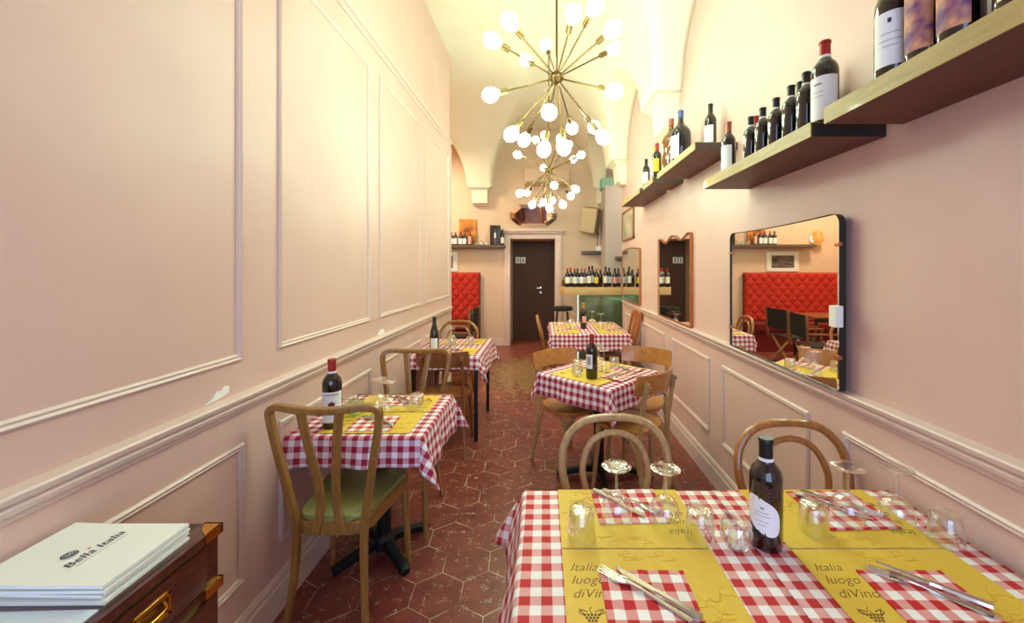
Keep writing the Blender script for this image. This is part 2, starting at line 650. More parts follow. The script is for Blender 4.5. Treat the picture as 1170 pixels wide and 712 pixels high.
for xa in (-1.0, -0.03, 0.94):
    wf.box(xa, xa + 0.06, -1.96, -1.9, 0.5, 3.0)
wf.box(-1.0, 1.0, -1.96, -1.9, 0.5, 0.56)
wf.box(-1.0, 1.0, -1.96, -1.9, 2.94, 3.0)
wfo = struct(wf.build('window_1', M['mould'], smooth=0))

# groin vaulted ceiling
XC, RX, ZS = -0.015, 1.185, 3.03


def cross_r(y):
    v = 0.0
    for c, hw, h in ((-1.9, 0.85, 0.74), (0.3, 0.85, 0.74), (2.5, 0.88, 0.74), (4.7, 0.86, 0.74), (6.75, 0.72, 0.74)):
        q = (y - c) / hw
        if abs(q) < 1:
            v = max(v, h * sqrt(1 - q * q))
    return v


def cross_l(y):
    if y < 5.9:
        return 1.09
    q = min(1.0, (y - 5.9) / 1.5)
    return 1.09 * sqrt(max(0, 1 - q * q))


def vault():
    b = bmesh.new()
    xs = [-3.6, -3.43] + [-2.4 + 1.02 * sin(pi * (k / 40 - 0.5)) for k in range(41)] + [-1.3, -1.2, -1.1] + [XC + 1.0 * sin(pi * (k / 96 - 0.5)) for k in range(97)] + [1.0, 1.03, 1.06, 1.09, 1.13, XC + RX]
    ys = [-2.0 + (YB + 2.0) * k / 420 for k in range(421)]
    grid = []
    for y in ys:
        row = []
        cr, cl = cross_r(y), cross_l(y)
        for x in xs:
            if x >= XC - RX:
                u = max(-1, min(1, (x - XC) / 1.0))
                z = 1.17 * sqrt(max(0, 1 - u * u))
                z = max(z, cr if u > 0 else cl)
            else:
                u = max(-1, min(1, (x + 2.4) / 1.02))
                z = 1.17 * sqrt(max(0, 1 - u * u))
                if u > 0:
                    z = max(z, cl)
            row.append(b.verts.new((x, y, ZS + z)))
        grid.append(row)
    for i in range(len(ys) - 1):
        for j in range(len(xs) - 1):
            b.faces.new((grid[i][j], grid[i + 1][j], grid[i + 1][j + 1], grid[i][j + 1]))
    me = bpy.data.meshes.new('ceiling')
    b.to_mesh(me)
    b.free()
    o = link('ceiling', me, M['cream'], smooth=22)
    sol = o.modifiers.new('thick', 'SOLIDIFY')
    sol.thickness = 0.06
    sol.offset = 1
    return o


struct(vault())
# niche ceiling beyond the end of the right wall
struct(MB().box(XR, 2.4, 5.9, YB, 3.85, 3.95).build('ceiling_niche', M['cream'], smooth=0))

# corbels under the vault
TN = [0]


def trim(mb, m, label=None, smooth=30):
    TN[0] += 1
    return struct(mb.build('trim_%d' % TN[0], m, smooth=smooth), label)


def corbel(x, y, nx, ny, w=0.30, d=0.12):
    """pendant block: tapered body, moulded cap; nx,ny outward normal"""
    mb = MB()
    rot = Matrix.Translation((x, y, 0)) @ Matrix.Rotation(face(nx, ny), 4, 'Z')
    levels = [(0.42, 0.40, 2.66), (0.50, 0.9, 2.70), (0.47, 0.85, 2.72), (0.5, 1.0, 2.93), (0.58, 1.15, 2.95), (0.66, 1.35, 2.975),
              (0.66, 1.35, 3.01), (0.60, 1.2, 3.03), (0.60, 1.2, 3.06)]
    rings = []
    for hw, dd, z in levels:
        rings.append([mb.b.verts.new((sx * hw * w, yy, z)) for sx, yy in ((-1, -0.02), (1, -0.02), (1, dd * d), (-1, dd * d))])
    for a, c in zip(rings, rings[1:]):
        for k in range(4):
            mb.b.faces.new((a[k], a[(k + 1) % 4], c[(k + 1) % 4], c[k]))
    mb.b.faces.new(rings[0])
    mb.b.faces.new(rings[-1])
    bmesh.ops.transform(mb.b, matrix=rot, verts=mb.b.verts)
    return trim(mb, M['cream'], smooth=0)


corbel(-1.2, YB, 0, -1, 0.30, 0.16)
corbel(XR, 3.62, -1, 0, 0.34, 0.14)
corbel(XR, 5.76, -1, 0, 0.30, 0.14)
corbel(XR, 1.4, -1, 0, 0.34, 0.12)
corbel(1.12, YB, 0, -1, 0.22, 0.14)


def strip_along(side, y0, y1, prof, m, label=None):
    """moulding along a side wall; prof = [(out, z)...]"""
    mb = MB()
    x = XL if side < 0 else XR
    s = 1 if side < 0 else -1
    a = [mb.b.verts.new((x + s * o, y0, z)) for o, z in prof]
    c = [mb.b.verts.new((x + s * o, y1, z)) for o, z in prof]
    for k in range(len(prof) - 1):
        mb.b.faces.new((a[k], c[k], c[k + 1], a[k + 1]))
    mb.b.faces.new(a)
    mb.b.faces.new(c)
    return trim(mb, m, label, smooth=0)


rail = [(-0.01, 0.935), (0.008, 0.935), (0.010, 0.950), (0.022, 0.955), (0.026, 0.968), (0.020, 0.975), (0.034, 0.985), (0.038, 0.998), (0.034, 1.004), (-0.01, 1.010)]
strip_along(-1, -1.8, YE, rail, M['mould'])
strip_along(1, -1.8, 5.78, rail, M['mould'])
corn = [(-0.01, 2.96), (0.008, 2.96), (0.012, 2.985), (0.03, 2.995), (0.034, 3.015), (0.03, 3.022), (-0.01, 3.03)]
strip_along(-1, -1.8, YE, corn, M['mould'])
basep = [(-0.01, 0), (0.018, 0), (0.018, 0.115), (0.012, 0.125), (0.014, 0.14), (0.006, 0.16), (-0.01, 0.165)]


def skirting(side, y0, y1, name):
    o = strip_along(side, y0, y1, basep, M['mould'])
    o.name = name
    TN[0] -= 1


skirting(-1, -1.8, YE, 'baseboard_left')
skirting(1, -1.8, 5.88, 'baseboard_right')
bb = MB()
bb.box(-3.6, -0.76, YB - 0.016, YB + 0.01, 0, 0.14)
bb.box(0.34, 2.3, YB - 0.016, YB + 0.01, 0, 0.14)
struct(bb.build('baseboard_back', M['mould'], smooth=0))
# partition end cap
trim(MB().box(XL - 0.17, XL + 0.012, YE - 0.004, YE + 0.03, 0, 2.96), M['mould'])


def panel(side, y0, y1, z0, z1, w=0.026, h=0.012):
    x = XL if side < 0 else XR
    s = 1 if side < 0 else -1
    mb = MB()
    prof = [(0, -0.002), (0, 0.5 * h), (0.25 * w, h), (0.5 * w, 0.6 * h), (0.75 * w, 0.8 * h), (w, 0.35 * h), (w, -0.002)]
    rings = []
    for off, out in prof:
        rings.append([mb.b.verts.new((x + s * out, yy, zz)) for yy, zz in
                      ((y0 + off, z0 + off), (y1 - off, z0 + off), (y1 - off, z1 - off), (y0 + off, z1 - off))])
    for a, c in zip(rings, rings[1:]):
        for k in range(4):
            mb.b.faces.new((a[k], a[(k + 1) % 4], c[(k + 1) % 4], c[k]))
    return trim(mb, M['mould'], smooth=0)


for y0, y1 in ((0.25, 1.51), (1.718, 2.62), (2.78, 3.70), (3.86, 4.78)):
    panel(-1, y0, y1, 1.13, 2.82)
for y0, y1 in ((0.25, 1.52), (1.725, 2.64), (2.80, 3.70), (3.86, 4.78)):
    panel(-1, y0, y1, 0.285, 0.815)
for y0, y1 in ((0.3, 1.55), (1.75, 2.60), (2.80, 3.61), (3.84, 4.72), (4.92, 5.70)):
    panel(1, y0, y1, 0.325, 0.845)

# bare plaster patches over the left rail
wl = bpy.data.objects['wall_left']


def plaster_patch(y, z, pts):
    mb = MB()
    lo = [mb.b.verts.new((XL - 0.002, y + a, z + c)) for a, c in pts]
    hi = [mb.b.verts.new((XL + 0.004, y + a, z + c)) for a, c in pts]
    mb.b.faces.new(hi)
    mb.b.faces.new(list(reversed(lo)))
    for k in range(len(pts)):
        mb.b.faces.new((lo[k], lo[(k + 1) % len(pts)], hi[(k + 1) % len(pts)], hi[k]))
    o = mb.build('plaster_patch', M['plaster_white'], wl, smooth=0)
    o['label'] = 'white bare plaster patch'


plaster_patch(1.35, 1.012, [(0, 0), (0.03, 0.012), (0.05, 0.034), (0.065, 0.028), (0.085, 0.042), (0.10, 0.038), (0.10, 0.016), (0.06, 0.006)])
plaster_patch(2.75, 1.012, [(0, 0), (0.05, 0.035), (0.10, 0.03), (0.12, 0.0)])

# door: casing, cornice, leaf with signs and handle
cs = MB()
cs.box(-0.755, -0.635, YB - 0.03, YB + 0.02, 0, 2.10, 0.006)
cs.box(0.22, 0.34, YB - 0.03, YB + 0.02, 0, 2.10, 0.006)
cs.box(-0.755, 0.34, YB - 0.028, YB + 0.02, 2.03, 2.12, 0.004)
cs.box(-0.785, 0.375, YB - 0.06, YB + 0.02, 2.13, 2.165, 0.004)
cs.box(-0.82, 0.41, YB - 0.09, YB + 0.02, 2.165, 2.21, 0.006)
trim(cs, M['mould'])
dl = MB().box(-0.64, 0.225, YB + 0.62, YB + 0.67, 0.005, 2.08, 0.003)
door = struct(dl.build('door_1', M['door'], smooth=0))
MB().box(0.02, 0.026, YB + 0.612, YB + 0.622, 0.02, 2.05).build('seam', M['blackframe'], door, smooth=0)
for k, xs in enumerate((-0.575, -0.465)):
    pl = MB().box(xs, xs + 0.095, YB + 0.612, YB + 0.622, 1.57, 1.70, 0.002).build('restroom_sign', M['plastic_white'], door, smooth=0)
    fg = MB()
    cx = xs + 0.047
    Rm = Matrix.Translation((cx, YB + 0.612, 1.675)) @ Matrix.Rotation(pi / 2, 4, 'X')
    fg.lathe([(0.009, 0), (0.009, 0.002)], 12, Rm)
    if k == 0:
        fg.box(cx - 0.011, cx + 0.011, YB + 0.610, YB + 0.613, 1.625, 1.662)
        fg.box(cx - 0.009, cx - 0.002, YB + 0.610, YB + 0.613, 1.585, 1.63)
        fg.box(cx + 0.002, cx + 0.009, YB + 0.610, YB + 0.613, 1.585, 1.63)
    else:
        vs = [fg.b.verts.new(p) for p in ((cx - 0.006, YB + 0.610, 1.662), (cx + 0.006, YB + 0.610, 1.662), (cx + 0.018, YB + 0.610, 1.612), (cx - 0.018, YB + 0.610, 1.612))]
        fg.b.faces.new(vs)
        fg.box(cx - 0.008, cx - 0.002, YB + 0.610, YB + 0.613, 1.585, 1.615)
        fg.box(cx + 0.002, cx + 0.008, YB + 0.610, YB + 0.613, 1.585, 1.615)
    fg.build('pictogram', M['print_dark'], pl, smooth=0)
hd = MB()
hd.lathe([(0.022, 0), (0.022, 0.012), (0.012, 0.014), (0.012, 0.05)], 14, Matrix.Translation((-0.06, YB + 0.62, 1.06)) @ Matrix.Rotation(pi / 2, 4, 'X'))
hd.obox((-0.05, YB + 0.575, 1.06), (-0.16, YB + 0.575, 1.055), 0.016, 0.014, bev=0.003)
hd.lathe([(0.022, 0), (0.022, 0.008)], 14, Matrix.Translation((-0.06, YB + 0.62, 0.97)) @ Matrix.Rotation(pi / 2, 4, 'X'))
hd.build('door_handle', M['steel'], door)

# pilaster and a teal box above it in the niche right of the back wall
trim(MB().box(1.08, 2.3, 6.95, YB, 0, 2.91), M['greypil'], smooth=0)
trim(MB().box(1.05, 2.3, 7.15, YB, 2.91, 3.10), M['teal_wall'], smooth=0)

# ------------------------------------------------------------------ furniture prototypes
def hoop_chair(name, label, wood_m, seat_m, loc, rz, group):
    t = thing(name, label, 'chair', loc, rz, group)
    mb = MB()
    mb.lathe([(0, 0.435), (0.185, 0.435), (0.198, 0.44), (0.2, 0.455), (0.192, 0.466), (0.17, 0.466), (0.12, 0.462), (0, 0.460)], 36)
    mb.build('seat', seat_m, t)
    half = [(-0.155, -0.165, 0.40), (-0.158, -0.175, 0.47), (-0.175, -0.195, 0.58), (-0.205, -0.225, 0.70), (-0.190, -0.25, 0.80), (-0.12, -0.265, 0.868), (0, -0.27, 0.885)]
    full = half + list(reversed(mirx(half)))[1:]
    MB().tube(crv(full, 8), 0.0155, 12).build('outer_hoop', wood_m, t)
    hi = [(-0.068, -0.172, 0.462), (-0.085, -0.185, 0.54), (-0.118, -0.212, 0.64), (-0.125, -0.23, 0.72), (-0.085, -0.25, 0.80), (0, -0.256, 0.83)]
    MB().tube(crv(hi + list(reversed(mirx(hi)))[1:], 8), 0.012, 12).build('inner_hoop', wood_m, t)
    for s in (-1, 1):
        MB().tube(crv([(s * 0.15, -0.155, 0.45), (s * 0.162, -0.18, 0.25), (s * 0.19, -0.235, 0.0)], 6), 0.0145, 10).build('leg', wood_m, t)
        MB().tube(crv([(s * 0.135, 0.13, 0.45), (s * 0.15, 0.15, 0.25), (s * 0.17, 0.175, 0.0)], 6), [0.018 - 0.006 * k / 12 for k in range(13)], 10).build('leg', wood_m, t)
    rg = [(0.145 * cos(a), 0.145 * sin(a) - 0.005, 0.24) for a in [2 * pi * k / 32 for k in range(32)]]
    MB().tube(rg, 0.009, 8, closed=True).build('leg_ring', wood_m, t)
    return t


def panel_chair(name, label, wood_m, seat_m, loc, rz, group):
    t = thing(name, label, 'chair', loc, rz, group)
    # rounded seat, a touch wider in front
    poly = []
    for k in range(40):
        a = 2 * pi * k / 40
        ca, sa = cos(a), sin(a)
        ex = 0.75
        x = math.copysign(abs(ca) ** ex, ca) * (0.192 + 0.012 * sa)
        y = math.copysign(abs(sa) ** ex, sa) * 0.195
        poly.append((x, y))
    MB().prism(poly, 0.438, 0.465, bev=0.008).build('seat', seat_m, t)
    # curved plywood back panel
    mb = MB()
    n = 16
    rows = []
    for j, z in enumerate((0.705, 0.72, 0.81, 0.828)):
        for off in (0,):
            r1 = []
            r2 = []
            for k in range(n + 1):
                u = k / n * 2 - 1
                wv = 0.206 if j in (1, 2) else 0.199
                x = u * wv
                y = -0.245 + 0.06 * u * u - 0.02 * (z - 0.705) / 0.12
                r1.append(mb.b.verts.new((x, y, z)))
                r2.append(mb.b.verts.new((x, y + 0.013, z)))
            rows.append((r1, r2))
    for (a1, a2), (c1, c2) in zip(rows, rows[1:]):
        for k in range(n):
            mb.b.faces.new((a1[k], a1[k + 1], c1[k + 1], c1[k]))
            mb.b.faces.new((a2[k], c2[k], c2[k + 1], a2[k + 1]))
        mb.b.faces.new((a1[0], c1[0], c2[0], a2[0]))
        mb.b.faces.new((a1[n], a2[n], c2[n], c1[n]))
    for r1, r2 in (rows[0], rows[-1]):
        for k in range(n):
            mb.b.faces.new((r1[k], r2[k], r2[k + 1], r1[k + 1]))
    mb.build('backrest', seat_m, t)
    for s in (-1, 1):
        pts = crv([(s * 0.185, -0.255, 0.0), (s * 0.165, -0.195, 0.25), (s * 0.160, -0.185, 0.44), (s * 0.160, -0.215, 0.66), (s * 0.158, -0.238, 0.785)], 6)
        MB().tube(pts, 1.0, 12, sq=(0.03, 0.026)).build('leg', wood_m, t)
        MB().tube(crv([(s * 0.15, 0.14, 0.44), (s * 0.158, 0.152, 0.25), (s * 0.17, 0.172, 0.0)], 6), [0.019 - 0.006 * k / 12 for k in range(13)], 10).build('leg', wood_m, t)
        bo = MB()
        bo.lathe([(0.008, 0), (0.008, 0.006), (0.004, 0.009), (0, 0.009)], 10, Matrix.Translation((s * 0.158, -0.252, 0.765)) @ Matrix.Rotation(pi / 2, 4, 'X'))
        bo.build('bolt', wood_m, t)
    # bentwood brace arches under the seat
    for (p, q) in (((-0.16, 0.15), (0.16, 0.15)), ((-0.162, -0.18), (-0.155, 0.145)), ((0.162, -0.18), (0.155, 0.145))):
        a = Vector((p[0], p[1], 0.22))
        c = Vector((q[0], q[1], 0.22))
        m_ = (a + c) / 2
        MB().tube(crv([a, a.lerp(m_, 0.12) + Vector((0, 0, 0.12)), a.lerp(m_, 0.5) + Vector((0, 0, 0.195)), m_ + Vector((0, 0, 0.207)),
                       c.lerp(m_, 0.5) + Vector((0, 0, 0.195)), c.lerp(m_, 0.12) + Vector((0, 0, 0.12)), c], 5), 0.0085, 8).build('brace', wood_m, t)
    return t


def splat_chair(name, label, wood_m, seat_m, loc, rz, group):
    t = thing(name, label, 'chair', loc, rz, group)

    def trap(rear, front, y0, y1, rad, nn=8):
        cs_ = [(-rear, y0), (rear, y0), (front, y1), (-front, y1)]
        out = []
        for i in range(4):
            p = Vector(cs_[i])
            a = (Vector(cs_[i - 1]) - p).normalized()
            b = (Vector(cs_[(i + 1) % 4]) - p).normalized()
            for k in range(nn + 1):
                tt = k / nn
                q = (p + a * rad) * (1 - tt) ** 2 + p * 2 * tt * (1 - tt) + (p + b * rad) * tt * tt
                out.append((q.x, q.y))
        return out
    MB().prism(trap(0.145, 0.205, -0.20, 0.21, 0.07), 0.405, 0.455, bev=0.006).build('seat_frame', wood_m, t)
    MB().prism(trap(0.135, 0.195, -0.19, 0.20, 0.065), 0.455, 0.478, bev=0.012).build('seat', seat_m, t)
    half = [(-0.165, -0.235, 0.0), (-0.142, -0.20, 0.22), (-0.138, -0.19, 0.43), (-0.165, -0.205, 0.60), (-0.198, -0.222, 0.78), (-0.215, -0.232, 0.89),
            (-0.205, -0.24, 0.925), (-0.165, -0.252, 0.938), (-0.08, -0.268, 0.932), (0, -0.272, 0.93)]
    full = half + list(reversed(mirx(half)))[1:]
    pts = crv(full, 6)
    n = len(pts)
    rr = []
    for k in range(n):
        z = pts[k].z
        rr.append(0.78 + 0.22 * min(1, z / 0.4))
    MB().tube(pts, rr, 12, sq=(0.028, 0.034), up=(0, 1, 0)).build('back_frame', wood_m, t)
    for s in (-1, 1):
        MB().tube(crv([(s * 0.075, -0.266, 0.925), (s * 0.055, -0.245, 0.78), (s * 0.035, -0.215, 0.62), (s * 0.033, -0.20, 0.52), (s * 0.055, -0.203, 0.415)], 6), 1.0, 12,
                  sq=(0.036, 0.014), up=(0, 1, 0)).build('splat', wood_m, t)
        MB().tube([(s * 0.175, 0.165, 0.41), (s * 0.182, 0.178, 0.2), (s * 0.19, 0.19, 0.0)], [0.018, 0.016, 0.012], 10).build('leg', wood_m, t)
    return t


# ---- tables, cloths
def pedestal_table(name, label, cx, cy, rz, a, b, h=0.735, group=None, foot=0.27):
    t = thing(name, label, 'table', (cx, cy, 0), rz, group)
    MB().box(-a, a, -b, b, h - 0.028, h, 0.003).build('tabletop', M['brownwood'], t)
    mb = MB()
    mb.lathe([(0.036, 0.05), (0.036, h - 0.05), (0.05, h - 0.045), (0.05, h - 0.028)], 20)
    mb.build('column', M['iron'], t)
    ft = MB()
    for k in range(4):
        an = pi / 4 + k * pi / 2
        d = Vector((cos(an), sin(an), 0))
        ft.tube([d * 0.02 + Vector((0, 0, 0.06)), d * 0.1 + Vector((0, 0, 0.052)), d * (foot - 0.02) + Vector((0, 0, 0.024)), d * foot + Vector((0, 0, 0.02))], [1.2, 1.1, 0.9, 0.8], 12, sq=(0.05, 0.04), up=(0, 0, 1))
    ft.lathe([(0.06, 0.035), (0.06, 0.075), (0.04, 0.10)], 20)
    ft.build('base', M['iron'], t)
    return t


def legged_table(name, label, cx, cy, rz, a, b, h=0.735, m=None, group=None, leg=0.03):
    t = thing(name, label, 'table', (cx, cy, 0), rz, group)
    MB().box(-a, a, -b, b, h - 0.028, h, 0.003).build('tabletop', M['brownwood'], t)
    ap = MB()
    ap.box(-a + 0.03, a - 0.03, -b + 0.02, -b + 0.04, h - 0.09, h - 0.028)
    ap.box(-a + 0.03, a - 0.03, b - 0.04, b - 0.02, h - 0.09, h - 0.028)
    ap.build('apron', m or M['darkmetal'], t, smooth=0)
    for sx in (-1, 1):
        for sy in (-1, 1):
            x, y = sx * (a - 0.03), sy * (b - 0.03)
            MB().box(x - leg / 2, x + leg / 2, y - leg / 2, y + leg / 2, 0, h - 0.028, 0.003).build('leg', m or M['darkmetal'], t)
    return t


def cloth(name, label, cx, cy, rz, a, b, oL, oR, oF, oB, m, z=0.737, flare=0.10, seed=1, group=None, uo=(0, 0), cm=24):
    """tablecloth: flat top a x b (half sizes), overhang left/right/front/back, with folded corners"""
    rnd = random.Random(seed)
    ph = [rnd.uniform(0, 6.28) for _ in range(8)]
    r = 0.012

    def drop_pt(d):
        # distance past the table edge -> (outward, down)
        if d <= 0:
            return d, 0.0
        q = r * pi / 2
        if d < q:
            an = d / r
            return r * sin(an), r * (1 - cos(an))
        return r + (d - q) * sin(flare * 0.4), r + (d - q) * cos(flare * 0.4)

    def pos(s, t):
        ds = max(0, abs(s) - a)
        dt = max(0, abs(t) - b)
        sx = 1 if s > 0 else -1
        sy = 1 if t > 0 else -1
        x = max(-a, min(a, s))
        y = max(-b, min(b, t))
        zz = 0.0
        if ds > 0 and dt > 0:
            rho = sqrt(ds * ds + dt * dt)
            f = atan2(dt, ds) / (pi / 2)
            th = radians(cm) * (1 - abs(2 * f - 1) ** 1.6)
            o, dn = drop_pt(rho)
            out = o * cos(th) + dn * sin(th)
            down = dn * cos(th)
            # direction of the flap swings from one side to the other, pulled to the diagonal
            an = pi / 2 * (0.5 + 0.5 * math.copysign(abs(2 * f - 1) ** 0.8, 2 * f - 1))
            x += sx * out * cos(an)
            y += sy * out * sin(an)
            # small pleat
            x += sx * 0.012 * sin(pi * f) * sin(2 * pi * f) * min(1, rho / 0.1)
            zz = -down
        elif ds > 0:
            o, dn = drop_pt(ds)
            k = min(1, ds / 0.15)
            o += k * 0.010 * (1 + sin(t * 19 + ph[0] + (0 if s > 0 else 2))) + k * 0.006 * sin(t * 41 + ph[1])
            x += sx * o
            zz = -dn
        elif dt > 0:
            o, dn = drop_pt(dt)
            k = min(1, dt / 0.15)
            o += k * 0.010 * (1 + sin(s * 17 + ph[2] + (0 if t > 0 else 2))) + k * 0.006 * sin(s * 37 + ph[3])
            y += sy * o
            zz = -dn
        else:
            zz = 0.0003 * (sin(s * 23 + ph[4]) + sin(t * 29 + ph[5])) + 0.0006
        return Vector((x, y, zz))

    def axis(h, o1, o2, nmid):
        out = []
        for k in range(10):
            out.append(-h - o1 + o1 * k / 10)
        # fine near edges
        for k in range(nmid + 1):
            out.append(-h + 2 * h * k / nmid)
        for k in range(1, 11):
            out.append(h + o2 * k / 10)
        # rounding rows
        for e in (0.004, 0.009, 0.014, 0.019):
            if o1 > 0.03:
                out.append(-h - e)
            if o2 > 0.03:
                out.append(h + e)
        return sorted(set(round(v, 5) for v in out))
    xs = axis(a, oL, oR, 24)
    ys = axis(b, oF, oB, 24)
    bm = bmesh.new()
    uvl = bm.loops.layers.uv.new('UVMap')
    grid = [[bm.verts.new(pos(x, y)) for x in xs] for y in ys]
    for i in range(len(ys) - 1):
        for j in range(len(xs) - 1):
            f = bm.faces.new((grid[i][j], grid[i][j + 1], grid[i + 1][j + 1], grid[i + 1][j]))
            for lp, (xx, yy) in zip(f.loops, ((xs[j], ys[i]), (xs[j + 1], ys[i]), (xs[j + 1], ys[i + 1]), (xs[j], ys[i + 1]))):
                lp[uvl].uv = (xx + uo[0], yy + uo[1])
    me = bpy.data.meshes.new(name)
    bm.to_mesh(me)
    bm.free()
    o = link(name, me, m, None, 60, (cx, cy, z), rz)
    sol = o.modifiers.new('thick', 'SOLIDIFY')
    sol.thickness = 0.0015
    sol.offset = -1
    return tag(o, label, 'tablecloth', group)


ZT = 0.7395   # cloth top surface

# ---- placemats, napkins, cutlery
def grapes_mesh(mb, x, y, s):
    for r_, row in enumerate((5, 4, 3, 2, 1)):
        for k in range(row):
            px = x + (k - (row - 1) / 2) * 0.0056 * s
            py = y - r_ * 0.0052 * s
            mb.lathe([(0.0024 * s, 0.0004), (0.0024 * s, 0.0008)], 8, Matrix.Translation((px, py, 0)))
    mb.tube(crv([(x, y + 0.003 * s, 0.0006), (x - 0.003 * s, y + 0.010 * s, 0.0006), (x + 0.001 * s, y + 0.014 * s, 0.0006)], 4), 0.0006 * s, 5)
    for sx in (-1, 1):
        mb.tube(crv([(x + sx * 0.006 * s, y + 0.005 * s, 0.0006), (x + sx * 0.015 * s, y + 0.009 * s, 0.0006), (x + sx * 0.02 * s, y + 0.004 * s, 0.0006), (x + sx * 0.013 * s, y + 0.001 * s, 0.0006), (x + sx * 0.019 * s, y + 0.011 * s, 0.0006)], 4), 0.0007 * s, 5)


mat_meshes = {}


def placemat(label, cx, cy, rz, a, b, group, lettering=True):
    t = thing('placemat', label, 'placemat', (cx, cy, ZT + 0.0015), rz, group)
    key = (a, b)
    if key not in mat_meshes:
        mb = MB()
        mb.box(-a, a, -b, b, 0, 0.0006)
        sh = mb.build('sheet', M['mat'], t, smooth=0)
        tm = text_mesh('Italia\nluogo\ndiVino', 0.036, 0.38, 0.0001, 1.0, 1.1, offset=-0.0004)
        tm.materials.append(M['ink'])
        gm = MB()
        grapes_mesh(gm, 0, 0, 1.35)
        go = gm.build('grape_drawing', M['ink'], t)
        vm = MB()
        rnd = random.Random(3)
        for k in range(16):
            x0, y0 = rnd.uniform(0.06, 0.17), rnd.uniform(-0.12, 0.0)
            pts = [(x0, y0, 0.0006)]
            an = rnd.uniform(0, 6.28)
            for q in range(5):
                an += rnd.uniform(-1.2, 1.2)
                x0 += cos(an) * 0.016
                y0 += sin(an) * 0.016
                pts.append((max(-a + 0.01, min(a - 0.01, x0)), max(-b + 0.01, min(b - 0.01, y0)), 0.0006))
            vm.tube(crv(pts, 4), 0.0006, 4)
        for k in range(10):
            x0, y0 = rnd.uniform(-0.05, 0.12), rnd.uniform(b - 0.05, b - 0.02)
            pts = [(x0, y0, 0.0006)]
            an = rnd.uniform(0, 6.28)
            for q in range(4):
                an += rnd.uniform(-1.2, 1.2)
                x0 += cos(an) * 0.012
                y0 += sin(an) * 0.006
                pts.append((x0, max(-b + 0.01, min(b - 0.008, y0)), 0.0006))
            vm.tube(crv(pts, 4), 0.0006, 4)
        vo = vm.build('vine_drawing', M['faint'], t)
        mat_meshes[key] = (sh.data, tm, go.data, vo.data)
        inst('lettering', tm, t, (-a + 0.016, b - 0.075, 0.0008))
        go.location = (-a + 0.055, -b + 0.078, 0)
    else:
        sh, tm, gd, vd = mat_meshes[key]
        inst('sheet', sh, t)
        inst('lettering', tm, t, (-a + 0.016, b - 0.075, 0.0008))
        inst('grape_drawing', gd, t, (-a + 0.055, -b + 0.078, 0))
        inst('vine_drawing', vd, t)
    return t


nap_mesh = {}


def napkin(label, cx, cy, rz, a, b, group, z=ZT + 0.003):
    key = (a, b)
    if key not in nap_mesh:
        bm = bmesh.new()
        uvl = bm.loops.layers.uv.new('UVMap')
        n = 10
        def pz(x, y):
            return 0.004 + 0.0015 * sin(x * 40) * cos(y * 33)
        top = [[bm.verts.new((-a + 2 * a * i / n, -b + 2 * b * j / n, pz(i, j))) for i in range(n + 1)] for j in range(n + 1)]
        bot = [[bm.verts.new((-a + 2 * a * i / n, -b + 2 * b * j / n, 0)) for i in range(n + 1)] for j in range(n + 1)]

        def quad(vs):
            f = bm.faces.new(vs)
            for lp in f.loops:
                lp[uvl].uv = (lp.vert.co.x + 0.01, lp.vert.co.y + 0.013)
        for j in range(n):
            for i in range(n):
                quad((top[j][i], top[j][i + 1], top[j + 1][i + 1], top[j + 1][i]))
                quad((bot[j][i], bot[j + 1][i], bot[j + 1][i + 1], bot[j][i + 1]))
        for i in range(n):
            quad((bot[0][i], bot[0][i + 1], top[0][i + 1], top[0][i]))
            quad((bot[n][i + 1], bot[n][i], top[n][i], top[n][i + 1]))
            quad((bot[i + 1][0], bot[i][0], top[i][0], top[i + 1][0]))
            quad((bot[i][n], bot[i + 1][n], top[i + 1][n], top[i][n]))
        me = bpy.data.meshes.new('napkin')
        bm.to_mesh(me)
        bm.free()
        me.materials.append(M['napkin'])
        me.shade_smooth()
        me.set_sharp_from_angle(angle=radians(40))
        nap_mesh[key] = me
    o = inst('napkin', nap_mesh[key], None, (cx, cy, z), rz)
    return tag(o, label, 'napkin', group)


def flat_outline(mb, stations, zf, th=0.002):
    """blade-like solid: stations (y, halfwidth, x offset), zf(y)->z"""
    L, R, L2, R2 = [], [], [], []
    for y, hw, xo in stations:
        z = zf(y)
        L.append(mb.b.verts.new((xo - hw, y, z)))
        R.append(mb.b.verts.new((xo + hw, y, z)))
        L2.append(mb.b.verts.new((xo - hw * 0.7, y, z + th)))
        R2.append(mb.b.verts.new((xo + hw * 0.7, y, z + th)))
    for k in range(len(stations) - 1):
        mb.b.faces.new((L[k], R[k], R[k + 1], L[k + 1]))
        mb.b.faces.new((L2[k], L2[k + 1], R2[k + 1], R2[k]))
        mb.b.faces.new((L[k], L[k + 1], L2[k + 1], L2[k]))
        mb.b.faces.new((R[k], R2[k], R2[k + 1], R[k + 1]))
    mb.b.faces.new((L[0], L2[0], R2[0], R[0]))
    mb.b.faces.new((L[-1], R[-1], R2[-1], L2[-1]))


cut = {}


